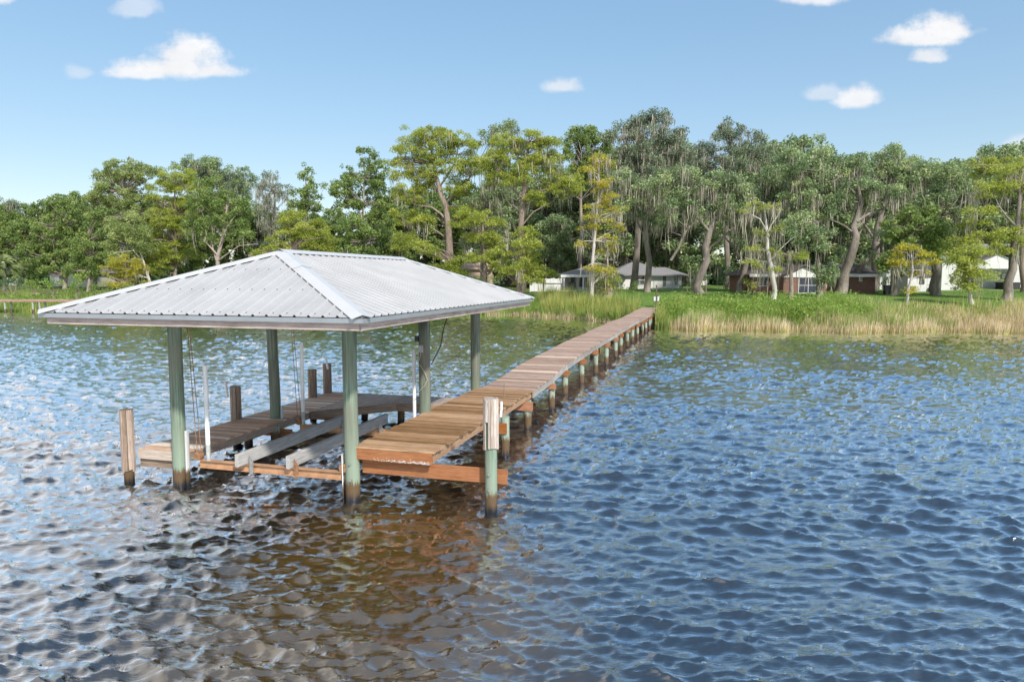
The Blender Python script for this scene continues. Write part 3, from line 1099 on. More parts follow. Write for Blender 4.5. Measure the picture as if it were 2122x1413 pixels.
for x in (FX0 + 0.03, FX1 - 0.03):
    ln = 4.45 if x > -4 else ye - 0.01
    MB().chbox(-ln / 2, ln / 2, -0.02, 0.02, FZ - 0.205, FZ - 0.036, 0.004).build('stringer', M['old_board'], fg, loc=(x, 0.003 + ln / 2, 0), rot=(0, 0, math.pi / 2))
# platform across the back, boards running away from the camera, inner corner cut off at a slant
PY1 = ye
xk = FX1 + 0.012
while xk < -0.02:
    w_ = 0.137
    xc = xk + w_ / 2

    def yfront(x):
        return 6.1 if x > -2.0 else 6.1 - (-2.0 - x) * 1.03
    ya, yb = yfront(xk), yfront(xk + w_)
    m = MB()
    m.prism([(xk, ya, FZ), (xk + w_, yb, FZ), (xk + w_, PY1, FZ), (xk, PY1, FZ)], (0, 0, -0.034))
    me = m.mesh('plank')
    for v_ in me.vertices:
        v_.co.x -= xc; v_.co.y -= 6.5; v_.co.z -= FZ
    # turn so that the long axis is x for the grain
    for v_ in me.vertices:
        v_.co = Vector((v_.co.y, -v_.co.x, v_.co.z))
    fix_normals(me)
    obj('plank', me, M['deck_back'], fg, (xc, 6.5, FZ + random.uniform(-.003, .003)), (0, 0, math.pi / 2))
    xk += 0.146
pa, pb = Vector((FX1, 6.1 - 1.6 * 1.03, 0)), Vector((-2.0, 6.1, 0))
for (a, b, mt) in ((pa, pb, 'old_board'), (pb, Vector((-1.0, 6.1, 0)), 'old_board'), (Vector((-0.99, 6.1, 0)), Vector((-0.02, 6.1, 0)), 'joist_side')):
    d = b - a
    MB().chbox(-d.length / 2, d.length / 2, -0.045, -0.005, FZ - 0.21, FZ - 0.001, 0.004).build('rim_board', M[mt], fg, loc=(a + b) / 2, rot=(0, 0, math.atan2(d.y, d.x)))
MB().chbox(FX0, -0.02, PY1 + 0.004, PY1 + 0.04, FZ - 0.21, FZ - 0.01, 0.004).build('rim_board', M['old_board'], fg)
for i, (x, y) in enumerate([(-3.72, 3.05), (-4.5, 3.05), (-3.35, 5.2), (-2.1, 6.6), (-1.0, 6.6), (-3.4, 6.9)]):
    obj('pile', pile_mesh('pile', 0.10, 0.10, -1.8, FZ - 0.04, 12, (0, 0), 130 + i), M['pile_walk'], fg, (x, y, 0))
for y in (3.25, 5.3):
    MB().chbox(FX0, FX1 + 0.25, -0.02, 0.02, FZ - 0.40, FZ - 0.215, 0.004).build('lower_beam', M['joist_orange'], fg, loc=(0, y, 0))

# ------------------------------------------------------------------ boat lift
lf = thing('boat_lift', 'boat lift cradle with grey bunks on tan steel beams', 'boat lift', ORG, -TH)


def ibeam(name, x0, x1, y, z0, z1, mat, parent):
    h_, fw_ = z1 - z0, 0.06
    m = MB()
    for (ya, yb, za, zb) in ((-fw_, fw_, z0, z0 + 0.012), (-fw_, fw_, z1 - 0.012, z1), (-0.006, 0.006, z0 + 0.012, z1 - 0.012)):
        m.box(x0, x1, ya, yb, za, zb)
    o = m.build(name, mat, parent, loc=(0, y, 0))
    return o


for y in (-0.05, 3.42):
    bmo = ibeam('steel_beam', -3.30, -0.16, y, 0.40, 0.55, M['steel_tan'], lf)
    for xq in (-3.32, -0.14):
        MB().tube([(xq, -0.05, 0.62), (xq, 0.05, 0.62)], 0.085, 12).build('pulley', M['rust'], bmo)
    for xq in (-2.1, -1.12):
        MB().prism([(xq - 0.02, -0.075, 0.36), (xq + 0.05, -0.075, 0.36), (xq + 0.07, -0.075, 0.60), (xq - 0.02, -0.075, 0.74)], (0, 0.012, 0)).build('bracket', M['galv'] if (y > 1 or xq < -1.5) else M['rust'], bmo)
for (xa, ya, xb, yb) in ((-2.22, -0.35, -2.22, 3.95), (-1.22, -0.2, -1.30, 4.05)):
    d = Vector((xb - xa, yb - ya, 0))
    hl = d.length / 2
    MB().chbox(-hl, hl, -0.045, 0.045, 0.552, 0.80, 0.014).build('bunk', M['bunk'], lf, loc=((xa + xb) / 2, (ya + yb) / 2, 0), rot=(0, 0, math.atan2(d.y, d.x)))
for (x, y, zt) in ((-3.10, -0.05, 2.42), (-3.20, 3.42, 2.55), (-0.30, 3.50, 2.45)):
    gp = MB().tube([(x, y, 0.86), (x, y, zt - 0.02), (x, y, zt)], [0.044, 0.044, 0.038], 12).build('guide_pole', M['pvc'], lf)
    MB().tube([(x, y, 0.55), (x, y, 0.86)], 0.0435, 12).build('pole_sleeve', M['pvc_dirty'], gp)
for (x, y) in ((-3.32, -0.05), (-3.32, 3.42)):
    for dx in (-0.03, 0.045):
        MB().tube([(x + dx * 1.3, y, 0.62), (x + dx * .6 - 0.16, y + 0.02, 3.40)], 0.007, 5).build('cable', M['rust'], lf)

# ------------------------------------------------------------------ mooring piles clad in slats


def mooring(label, x, y, top, clad_low, r, slat_mat, nsl, tall=False, gap=None):
    t = thing('mooring_pile', label, 'pile', wl(x, y), -TH, 'mooring piles round the slip')
    obj('pole', pile_mesh('pole', r, r * 0.96, -1.8, top - 0.02, 14, (0, 0), int(x * 100) % 97), M['pile_walk'] if slat_mat == 'slat' else M['pile_green'], t)
    for k in range(nsl):
        a = 2 * math.pi * k / nsl + 0.2
        if gap and abs((a - gap + math.pi) % (2 * math.pi) - math.pi) < 0.22:
            lo = clad_low + (top - clad_low) * 0.55
        else:
            lo = clad_low + random.uniform(-0.03, 0.03)
        w_ = 2 * math.pi * (r + 0.012) / nsl * random.uniform(0.86, 0.97)
        m = MB().chbox(lo, top + random.uniform(-0.012, 0.004), -w_ / 2, w_ / 2, 0, 0.022 + random.uniform(0, .006), 0.004)
        me = m.mesh('slat')
        # board was built along x: stand it up
        for v_ in me.vertices:
            xx, yy_, zz_ = v_.co
            v_.co = Vector((zz_, yy_, xx))
        fix_normals(me)
        obj('slat', me, M[slat_mat], t, (math.cos(a) * (r - 0.002), math.sin(a) * (r - 0.002), 0), (0, 0, a))
    return t


mooring('slat clad mooring pile at the outer front corner of finger dock', -4.84, -0.25, 1.50, 0.27, 0.10, 'slat', 9)
m2 = mooring('slat clad mooring pile with a white pipe halfway along finger dock', -4.83, 3.05, 1.47, 0.45, 0.10, 'slat', 9)
m3 = mooring('slat clad mooring pile behind the tall white guide pole', -4.76, 6.35, 1.47, 0.5, 0.10, 'slat', 9)
m4 = mooring('slat clad mooring pile farthest back on the finger dock', -4.75, 7.15, 1.54, 0.5, 0.10, 'slat', 9)
m5 = mooring('pale slat sleeved mooring pile standing off the deck front', 2.67, 0.03, 2.03, 1.15, 0.112, 'slat_white', 15, gap=-1.75)
for zz_ in (0.72, 0.45):
    MB().tube([(0.01, -0.112, zz_), (0.01, -0.145, zz_)], 0.022, 8).build('bolt', M['galv'], m5)
MB().tube([(0, 0, 2.01), (0, 0, 2.038)], [0.125, 0.125], 16).build('cap', M['slat_white'], m5)
MB().tube([(-0.20, -0.10, 1.58), (-0.10, -0.16, 1.22)], 0.034, 8).build('pipe', M['pvc'], m2)
MB().tube([(0.0, -0.06, 1.72), (0.12, -0.15, 1.40)], 0.03, 8).build('pipe', M['pvc'], m4)

# ------------------------------------------------------------------ vegetation


def rand_rot(n, r, flat=0.0):
    """n random unit normals and tangents; flat pulls normals to vertical"""
    nrm = r.normal(size=(n, 3))
    nrm[:, 2] = np.abs(nrm[:, 2]) + flat
    nrm /= np.linalg.norm(nrm, axis=1)[:, None]
    t = np.cross(nrm, r.normal(size=(n, 3)))
    t /= np.linalg.norm(t, axis=1)[:, None] + 1e-9
    return nrm, t


def leaves(C, size, tint, r, flat=0.3, aspect=0.55, droop=0.0):
    """diamond leaf faces centred on C"""
    n = len(C)
    nrm, t = rand_rot(n, r, flat)
    t[:, 2] -= droop
    t /= np.linalg.norm(t, axis=1)[:, None]
    b = np.cross(nrm, t)
    s = size * r.uniform(0.65, 1.35, n)[:, None]
    V = np.stack([C - t * s * 0.5, C + b * s * aspect * 0.5 - t * s * .05 + nrm * s * .08, C + t * s * 0.5, C - b * s * aspect * 0.5 - t * s * .05 + nrm * s * .08], 1).reshape(-1, 3)
    F = np.arange(4 * n).reshape(n, 4)
    return V, F, np.repeat(tint, 4)


def strands(P, length, width, tint, r):
    """hanging moss: narrow tapering strips"""
    n = len(P)
    a = r.uniform(0, 2 * np.pi, n)
    b = np.stack([np.cos(a), np.sin(a), np.zeros(n)], 1) * (width / 2)[:, None]
    sway = r.normal(size=(n, 3)) * 0.10
    sway[:, 2] = -1
    E = P + sway * length[:, None]
    mid = P + (sway * np.array([0.6, 0.6, 1])) * (length * 0.45)[:, None]
    V = np.stack([P - b * .6, P + b * .6, mid + b, E + b * .12, E - b * .12, mid - b], 1).reshape(-1, 3)
    i = np.arange(n)[:, None] * 6
    F = np.concatenate([i + np.array([0, 1, 2, 5]), i + np.array([5, 2, 3, 4])])
    return V, F, np.repeat(tint, 6)


KINDS = {
    #            leaf material      bark        leaf  dens  clump  flat  aspect moss tint
    'oak':      ('leaf_oak', 'bark_oak', 0.27, 1.0, 0.95, 0.5, 0.60, 1.0),
    'greyoak':  ('leaf_oak_grey', 'bark_oak', 0.26, 0.85, 0.9, 0.5, 0.60, 1.0),
    'maple':    ('leaf_maple', 'bark_pale', 0.30, 0.9, 0.85, 0.4, 0.75, 0.15),
    'olive':    ('leaf_olive', 'bark_pale', 0.28, 0.95, 0.9, 0.4, 0.65, 0.1),
    'cypress':  ('leaf_cypress', 'bark_brown', 0.27, 1.1, 0.95, 0.7, 0.42, 0.32),
    'gold':     ('leaf_gold', 'bark_pale', 0.24, 1.0, 0.62, 0.8, 0.42, 0.5),
    'pale':     ('leaf_cypress', 'bark_white', 0.22, 1.0, 0.6, 0.7, 0.42, 0.55),
}
DENS = 1.0
tree_count = 0


def make_tree(kind, Y, trunk, blobs, label, moss=1.0, dens=1.0, name=None, group=None, bark=None, sparse=0.0, lsize=1.0, cat='tree', limbs=(), flat_layers=None):
    """trunk: [(px,py,width_px)...] bottom to top; blobs: [(px,py,rx,ry)] masses of the crown; all at distance Y, with depth"""
    global tree_count
    tree_count += 1
    r = np.random.default_rng(1000 + tree_count)
    lm, bk, ls, dn, cl, flat, asp, mz = KINDS[kind]
    bk = bark or bk
    ls *= lsize * 0.92
    m_px = Y / FPX
    base = at(trunk[0][0], trunk[0][1], Y)
    base.z = gz(base.x, Y) - 0.15
    nm = name or {'oak': 'live_oak_tree', 'greyoak': 'live_oak_tree', 'maple': 'maple_tree', 'olive': 'broadleaf_tree'}.get(kind, 'cypress_tree')
    root = thing(nm, label, cat, base, 0, group)
    loc = lambda px, py, dy=0.0: at(px, py, Y) + Vector((0, dy, 0)) - base
    # trunk
    tb = MB()
    path, rad = [], []
    for k, (px, py, w) in enumerate(trunk):
        p = loc(px, py)
        if k == 0:
            p = Vector((0, 0, 0))
        p.y += (0 if k == 0 else r.normal() * 0.25)
        path.append(p)
        rad.append(w * m_px / 2 * 0.88)
    # flare at the foot
    flare = 1.75 if kind in ('cypress', 'gold', 'pale') else 1.45
    P2, R2 = [path[0]], [rad[0] * flare]
    P2.append(path[0].lerp(path[1], 0.12)); R2.append(rad[0] * 1.12)
    for a in range(len(path) - 1):
        for f in (0.5, 1.0):
            q = path[a].lerp(path[a + 1], f)
            if f == 0.5: q = q + Vector((r.normal(), r.normal(), 0)) * rad[a] * 0.35
            P2.append(q); R2.append(rad[a] + (rad[a + 1] - rad[a]) * f)
    tb.tube(P2, R2, 9)
    tips = [(p, q) for p, q in zip(P2[len(P2) // 3:], R2[len(R2) // 3:])]
    for lb in limbs:
        lp = [loc(px, py, 0 if k == 0 else r.normal() * 0.8) for k, (px, py, w) in enumerate(lb)]
        lr = [w * m_px / 2 * 0.62 for (_, _, w) in lb]
        q_p, q_r = [lp[0]], [lr[0]]
        for a in range(len(lp) - 1):
            q_p += [lp[a].lerp(lp[a + 1], .5) + Vector((r.normal(), r.normal(), r.normal())) * lr[a] * .5, lp[a + 1]]
            q_r += [(lr[a] + lr[a + 1]) / 2, lr[a + 1]]
        tb.tube(q_p, q_r, 7)
        tips += list(zip(q_p[1:], q_r[1:]))
    # clumps of foliage
    LV, LF, LT, MV, MF, MT = [], [], [], [], [], []
    nv = mv = 0
    for (bx, by, brx, bry) in blobs:
        c = np.array(loc(bx, by))
        rad3 = np.array([brx * m_px, min(brx * m_px * 0.9, 4.5), bry * m_px])
        area = brx * bry * (m_px ** 2)
        crad = 0.74 * cl * r.uniform(0.8, 1.15)
        ncl = max(5, int(area / (crad ** 2) * (3.2 if kind == 'cypress' else 2.6) * (1 - 0.55 * sparse)))
        d = r.normal(size=(ncl, 3))
        d /= np.linalg.norm(d, axis=1)[:, None]
        rr3 = r.uniform(0.25, 1.0, ncl)[:, None] ** 0.55
        cc = c + d * rr3 * rad3
        cc[:, 1] += r.normal(size=ncl) * 0.3
        ct = np.clip(r.normal(0.5, 0.2, ncl), 0, 1)
        layered = kind in ('cypress', 'gold', 'pale')
        for k in range(ncl):
            cr = crad * r.uniform(0.55, 1.25)
            nl = int(235 * dn * dens * DENS * (cr / 0.85) ** 2 * (0.26 / ls) ** 1.3)
            g = r.normal(size=(nl, 3))
            g /= np.linalg.norm(g, axis=1)[:, None]
            q = r.uniform(0.1, 1.25, nl)[:, None] ** 0.55
            sh = np.array([1.2, 1.1, 0.5]) if layered else np.array([1.1, 1.05, 0.8])
            pts = g * q * cr * sh
            if layered:      # sprays that arch over and droop at the tips
                rd = np.hypot(pts[:, 0], pts[:, 1])
                pts[:, 2] -= 0.28 * (rd / cr) ** 2 * cr
            pts[:, 2] += r.normal(size=nl) * 0.05
            C = cc[k] + pts
            tint = np.clip(ct[k] + r.normal(0, 0.16, nl), 0, 1)
            V, F, T = leaves(C, ls, tint, r, flat, asp, 0.25 if layered else 0.1)
            LV.append(V); LF.append(F + nv); LT.append(T); nv += len(V)
            # moss below the clump
            ms = moss * mz
            if ms > 0:
                nb = r.poisson(1.05 * ms)
                for _ in range(nb):
                    o_ = cc[k] + np.array([r.normal() * cr * .6, r.normal() * cr * .6, -cr * r.uniform(0.0, 0.5)])
                    ns = r.integers(4, 10)
                    P_ = o_ + r.normal(size=(ns, 3)) * np.array([0.2, 0.2, 0.22])
                    ln_ = r.gamma(2.2, 0.36, ns) * r.uniform(0.35, 1.6) + 0.15
                    V, F, T = strands(P_, ln_, r.uniform(0.03, 0.10, ns), np.clip(r.normal(0.5, 0.2) + r.normal(0, .12, ns), 0, 1), r)
                    MV.append(V); MF.append(F + mv); MT.append(T); mv += len(V)
            # twig to the clump
            if r.uniform() < 0.62 and tips:
                tgt = Vector(cc[k])
                best = min(tips, key=lambda s: (s[0] - tgt).length + max(0, s[0].z - tgt.z) * 1.5)
                s0 = best[0]
                L_ = (tgt - s0).length
                if 0.4 < L_ < 9:
                    md = s0.lerp(tgt, 0.5) + Vector((r.normal() * .12, r.normal() * .12, 0.06 if layered else -0.04)) * L_
                    r0 = min(best[1] * 0.6, 0.035 + 0.013 * L_)
                    tb.tube([s0, md, tgt], [r0, r0 * .62, r0 * .22], 4, caps=False)
    tb.build('trunk', M[bk], root)
    if LV:
        V, F, T = np.concatenate(LV), np.concatenate(LF), np.concatenate(LT)
        obj('crown', np_mesh('crown', V, F, M[lm], False, {'tint': T}), None, root)
    if MV:
        V, F, T = np.concatenate(MV), np.concatenate(MF), np.concatenate(MT)
        obj('moss', np_mesh('moss', V, F, M['moss'], False, {'tint': T}), None, root, kind='stuff')
    return root


# --- trees, from the left edge of the view to the right
make_tree('greyoak', 138, [(15, 600, 14), (22, 500, 10), (25, 440, 6)], [(5, 440, 38, 30), (35, 440, 22, 28), (15, 490, 40, 30), (-30, 450, 40, 40)], 'tall grey oak at the far left edge behind the palm', moss=1.2, dens=.8)
make_tree('maple', 112, [(135, 605, 9), (133, 540, 7), (128, 470, 4)], [(125, 425, 30, 22), (150, 450, 42, 34), (105, 480, 42, 38), (165, 505, 40, 38), (80, 530, 36, 34), (130, 545, 50, 30)], 'bushy green tree second from the left edge', moss=.3)
make_tree('olive', 122, [(196, 605, 8), (205, 500, 6), (250, 400, 4)], [(262, 352, 48, 24), (225, 372, 32, 26), (300, 365, 30, 26), (245, 402, 50, 30), (205, 430, 34, 34), (285, 430, 44, 34)], 'tall olive crowned tree rising above the far left woods', moss=.2)
make_tree('maple', 104, [(183, 608, 8), (186, 560, 7), (180, 500, 4)], [(190, 520, 34, 34), (215, 470, 34, 40), (170, 560, 34, 24)], 'slim dark green tree with a straight pale trunk on the left', moss=.2)
make_tree('oak', 132, [(415, 600, 10), (415, 450, 8), (412, 380, 5)], [(408, 338, 44, 18), (430, 355, 36, 26), (395, 370, 40, 26), (475, 380, 30, 34), (505, 372, 24, 26), (490, 430, 40, 40)], 'dark oak topping the left woods behind the pale branched tree', moss=.5, dens=.9)
make_tree('cypress', 104, [(360, 605, 8), (362, 500, 6), (365, 390, 3)], [(372, 365, 42, 22), (340, 400, 36, 28), (395, 400, 40, 30), (345, 450, 44, 30), (385, 455, 40, 30), (330, 500, 34, 26), (365, 520, 44, 26), (335, 545, 36, 22)], 'large yellow green cypress in the left woods', moss=.3)
make_tree('olive', 100, [(318, 608, 7), (300, 545, 5), (285, 500, 3)], [(270, 470, 44, 34), (245, 500, 36, 34), (300, 500, 30, 30), (262, 540, 40, 26)], 'leaning green tree with pale trunk above the roof left end', moss=.15, bark='bark_white', limbs=[[(300, 545, 3), (285, 520, 2.5), (262, 502, 1.5)]])
make_tree('gold', 95, [(262, 612, 7), (262, 560, 5), (262, 530, 3)], [(255, 545, 34, 20), (240, 562, 26, 18), (285, 555, 26, 22), (262, 580, 40, 16)], 'low golden cypress just above the left roof slope', moss=.2)
make_tree('maple', 98, [(452, 605, 12), (450, 530, 9), (462, 470, 6), (470, 400, 3)], [(440, 395, 36, 30), (415, 430, 34, 32), (470, 430, 34, 34), (400, 470, 30, 28), (440, 470, 36, 30), (490, 470, 30, 30), (505, 430, 16, 24)], 'pale branched tree with bare twigs behind the roof left slope', moss=1.2, sparse=.2, dens=.9, bark='bark_pale', limbs=[[(452, 530, 6), (425, 500, 4), (395, 475, 2)], [(455, 510, 6), (480, 470, 4), (505, 420, 2)], [(458, 490, 5), (420, 430, 3), (385, 395, 1.5)], [(452, 540, 5), (500, 510, 3), (530, 505, 2)], [(448, 540, 5), (430, 480, 3), (425, 440, 2)]])
make_tree('greyoak', 122, [(575, 600, 9), (572, 480, 7), (568, 400, 4)], [(565, 370, 22, 16), (588, 395, 20, 22), (548, 395, 22, 24), (568, 430, 34, 30), (560, 465, 34, 20)], 'mossy half dead oak between left woods and the slim poplar', moss=3.0, sparse=.5, dens=.6)
make_tree('maple', 108, [(632, 600, 7), (635, 480, 5), (633, 370, 2.5)], [(636, 360, 18, 22), (650, 395, 26, 22), (618, 410, 26, 26), (645, 435, 34, 26), (605, 445, 30, 24)], 'slim airy poplar like tree left of the roof peak', moss=.1, sparse=.5, dens=.8)
make_tree('cypress', 96, [(602, 604, 6), (603, 520, 5), (605, 440, 2.5)], [(608, 450, 30, 20), (650, 470, 36, 26), (585, 490, 36, 24), (630, 505, 44, 26), (680, 500, 26, 22), (570, 520, 34, 18), (655, 525, 40, 16)], 'wide yellow green cypress directly behind the roof peak', moss=.2)
make_tree('maple', 108, [(752, 600, 8), (750, 480, 6), (755, 370, 3)], [(757, 325, 20, 24), (780, 345, 22, 24), (725, 355, 18, 20), (745, 385, 46, 28), (710, 400, 32, 28), (785, 400, 30, 34), (735, 440, 46, 30), (785, 460, 26, 30)], 'tall airy green tree with a narrow peak behind the ridge', moss=.15, sparse=.35, dens=.9)
make_tree('maple', 98, [(770, 604, 8), (757, 500, 6), (748, 440, 3)], [(735, 475, 36, 30), (775, 495, 32, 30), (720, 510, 34, 24), (790, 525, 30, 20), (750, 525, 36, 18)], 'dense dark green tree just above the boathouse ridge', moss=.3)
make_tree('cypress', 92, [(940, 600, 21), (932, 520, 17), (925, 430, 13), (905, 370, 9), (893, 310, 5)],
          [(880, 272, 44, 18), (925, 280, 44, 20), (848, 305, 38, 26), (900, 310, 46, 24), (960, 300, 40, 24), (830, 345, 30, 26), (870, 360, 36, 22), (940, 345, 44, 22), (985, 345, 34, 24), (850, 400, 36, 22), (960, 385, 38, 20), (885, 385, 26, 16), (845, 450, 40, 20), (885, 460, 30, 16), (960, 440, 34, 16), (835, 500, 26, 22)],
          'tallest yellow green cypress behind the roof, thick forked trunk', moss=1.0, bark='bark_brown', limbs=[[(928, 460, 9), (895, 430, 6), (860, 425, 3)], [(925, 420, 9), (950, 390, 6), (975, 370, 3)], [(932, 500, 7), (890, 470, 4), (850, 480, 2)], [(912, 385, 8), (940, 340, 5), (950, 300, 3)], [(930, 480, 6), (905, 450, 4), (880, 455, 2)]])
make_tree('cypress', 87, [(1079, 600, 19), (1080, 520, 16), (1082, 430, 13), (1090, 350, 9), (1098, 295, 5)],
          [(1100, 290, 44, 18), (1055, 300, 40, 20), (1140, 300, 30, 20), (1075, 330, 48, 20), (1130, 335, 40, 22), (1020, 335, 38, 22), (1040, 370, 36, 20), (1090, 360, 34, 18), (1150, 375, 36, 20), (1185, 378, 24, 18), (1165, 395, 36, 14), (1110, 410, 30, 14), (1070, 300, 34, 18)],
          'tall yellow green cypress with straight bare pinkish trunk', moss=1.1, bark='bark_brown', limbs=[[(1082, 410, 8), (1050, 380, 5), (1020, 350, 3)], [(1083, 425, 8), (1120, 395, 5), (1160, 385, 3)], [(1080, 470, 6), (1105, 440, 4), (1165, 405, 2)], [(1081, 440, 7), (1055, 420, 4), (1035, 385, 2)]])
make_tree('oak', 100, [(1000, 600, 13), (1005, 480, 11), (1020, 380, 7)], [(1030, 280, 40, 22), (1060, 268, 22, 14), (1000, 420, 40, 26), (1030, 390, 40, 26), (1020, 460, 44, 24), (985, 500, 34, 22)], 'moss hung oak half hidden between the two tall cypresses', moss=2.0, dens=.8)
make_tree('cypress', 84, [(1004, 606, 11), (1003, 520, 8), (1000, 450, 4)], [(985, 440, 40, 14), (1010, 462, 40, 14), (965, 462, 28, 14), (990, 490, 40, 14), (1025, 500, 34, 14), (1000, 530, 40, 14), (1035, 545, 28, 12)], 'low bright cypress in front of the two tall ones', moss=.5)
make_tree('cypress', 80, [(1078, 612, 17), (1080, 545, 9), (1085, 490, 5)], [(1080, 478, 26, 12), (1100, 505, 38, 14), (1062, 520, 32, 14), (1110, 535, 36, 14), (1075, 555, 44, 14), (1125, 560, 28, 12), (1050, 560, 22, 12), (1095, 580, 40, 12)], 'short dense cypress right of the roof back corner', moss=.4)
make_tree('cypress', 86, [(965, 606, 13), (950, 575, 10), (940, 545, 5)], [(930, 540, 40, 14), (895, 520, 36, 13), (915, 558, 40, 13), (870, 510, 26, 12), (950, 565, 30, 12)], 'small drooping cypress peeking over the far roof slope', moss=.2, bark='bark_brown')
make_tree('maple', 104, [(1205, 605, 10), (1205, 480, 8), (1205, 350, 5)], [(1190, 290, 26, 26), (1218, 285, 26, 24), (1248, 295, 26, 28), (1200, 330, 44, 28), (1235, 345, 44, 30), (1190, 370, 30, 24)], 'dark green leafy tree behind the golden cypress top', moss=.3)
make_tree('oak', 108, [(1160, 600, 12), (1155, 520, 9), (1150, 470, 5)], [(1150, 470, 44, 26), (1185, 490, 40, 30), (1130, 510, 40, 28), (1170, 530, 44, 26)], 'low round dark oak behind the grey roofed house', moss=.8)
make_tree('gold', 72, [(1228, 634, 11), (1228, 590, 8), (1232, 500, 7), (1240, 420, 5), (1240, 335, 2)],
          [(1238, 328, 26, 8), (1250, 342, 26, 8), (1225, 352, 24, 8), (1240, 375, 28, 8), (1250, 390, 26, 8), (1262, 402, 22, 8), (1255, 422, 24, 8), (1235, 430, 24, 8), (1275, 436, 26, 8), (1225, 452, 30, 9), (1250, 462, 30, 9), (1215, 470, 26, 8), (1280, 470, 18, 8), (1240, 492, 30, 8), (1215, 505, 24, 8), (1270, 498, 24, 8), (1255, 515, 24, 8), (1240, 555, 34, 8), (1265, 560, 26, 9)],
          'slender golden cypress with whitish trunk left of the walkway end', moss=1.6, bark='bark_white')
make_tree('cypress', 74, [(1255, 632, 24), (1254, 580, 15), (1255, 540, 10)], [(1258, 570, 24, 16), (1240, 590, 20, 20), (1275, 585, 20, 18)], 'mossy cypress trunk with low drooping skirt beside golden cypress', moss=4.0, dens=.6, bark='bark_brown')
make_tree('greyoak', 90, [(1312, 612, 17), (1318, 530, 15), (1325, 440, 11), (1335, 330, 7)],
          [(1340, 240, 28, 14), (1308, 252, 34, 14), (1372, 250, 28, 16), (1330, 275, 46, 18), (1385, 280, 34, 20), (1290, 285, 34, 22), (1410, 305, 28, 22), (1340, 315, 56, 26), (1280, 330, 34, 28), (1390, 340, 44, 28), (1320, 365, 50, 26)],
          'tallest oak in view, moss curtained crown above the pier end', moss=1.7, limbs=[[(1328, 420, 8), (1300, 360, 6), (1290, 290, 3)], [(1332, 380, 7), (1370, 320, 5), (1380, 270, 2)]])
make_tree('oak', 84, [(1340, 614, 15), (1345, 540, 14), (1338, 470, 11), (1345, 400, 7)], [(1300, 380, 40, 28), (1345, 400, 46, 26), (1300, 430, 40, 26), (1345, 445, 40, 22)], 'oak with upright twin trunk before the grey roofed house', moss=2.2, limbs=[[(1342, 500, 9), (1315, 450, 6), (1295, 410, 4)]])
make_tree('greyoak', 100, [(1510, 605, 14), (1505, 480, 11), (1512, 380, 7), (1515, 300, 4)], [(1515, 265, 34, 18), (1555, 290, 36, 20), (1490, 295, 40, 22), (1540, 325, 46, 24), (1460, 310, 30, 20), (1585, 320, 22, 22), (1500, 345, 50, 22), (1450, 335, 34, 20)], 'airy grey oak crown standing highest right of the tallest oak', moss=.7, sparse=.35, limbs=[[(1508, 400, 7), (1540, 340, 5), (1560, 290, 2)], [(1510, 380, 6), (1480, 330, 4), (1470, 305, 2)]])
make_tree('oak', 78, [(1449, 622, 22), (1452, 570, 19), (1462, 510, 17), (1480, 450, 12), (1490, 390, 7)],
          [(1410, 360, 44, 18), (1370, 385, 40, 22), (1440, 385, 46, 22), (1490, 375, 40, 22), (1530, 385, 36, 22), (1400, 420, 44, 22), (1455, 425, 44, 22), (1500, 420, 40, 24), (1385, 455, 34, 16), (1530, 440, 40, 22), (1545, 410, 30, 18)],
          'broad moss hung oak right of the walkway end, thick leaning trunk', moss=2.0, limbs=[[(1458, 540, 12), (1475, 510, 9), (1500, 480, 6)], [(1390, 540, 10), (1415, 490, 9), (1440, 460, 6)], [(1470, 480, 10), (1430, 440, 7), (1400, 400, 4)]])
make_tree('oak', 80, [(1532, 612, 15), (1540, 570, 13), (1552, 520, 11), (1575, 470, 8), (1590, 420, 5)], [(1590, 370, 44, 24), (1560, 400, 40, 22), (1620, 400, 40, 24), (1540, 455, 38, 20), (1595, 440, 36, 22), (1555, 480, 34, 16)], 'slanting oak trunk between the broad oak and white trunked cypress', moss=1.8, limbs=[[(1545, 545, 9), (1525, 510, 7), (1500, 490, 4)]])
make_tree('pale', 68, [(1602, 628, 13), (1598, 580, 11), (1592, 520, 9), (1590, 460, 6), (1580, 420, 3)], [(1570, 425, 26, 9), (1600, 432, 22, 9), (1550, 435, 16, 8), (1588, 478, 24, 9), (1605, 470, 18, 8), (1575, 515, 30, 9), (1600, 520, 22, 8), (1560, 545, 24, 8), (1605, 555, 18, 8)], 'pale mossy cypress with bleached bare branches left of brick house', moss=3.0, limbs=[[(1594, 490, 4), (1570, 455, 3), (1545, 440, 2)], [(1592, 480, 4), (1610, 450, 3), (1625, 430, 2)], [(1597, 540, 4), (1620, 510, 3), (1640, 490, 1.5)], [(1595, 545, 4), (1565, 540, 3), (1540, 535, 1.5)]])
make_tree('pale', 69, [(1638, 628, 11), (1638, 580, 9), (1636, 530, 6)], [(1632, 524, 26, 6), (1655, 528, 16, 6), (1615, 535, 14, 6)], 'short flat topped cypress before the brick house gable', moss=1.2, bark='bark_pale')
make_tree('oak', 71, [(1697, 630, 13), (1697, 580, 11), (1695, 520, 9), (1690, 460, 5)], [(1650, 465, 34, 20), (1690, 480, 34, 24), (1640, 490, 30, 18), (1680, 510, 40, 16), (1705, 560, 22, 20), (1720, 575, 20, 20)], 'oak with ivy thickened trunk in front of the blue window', moss=.9)
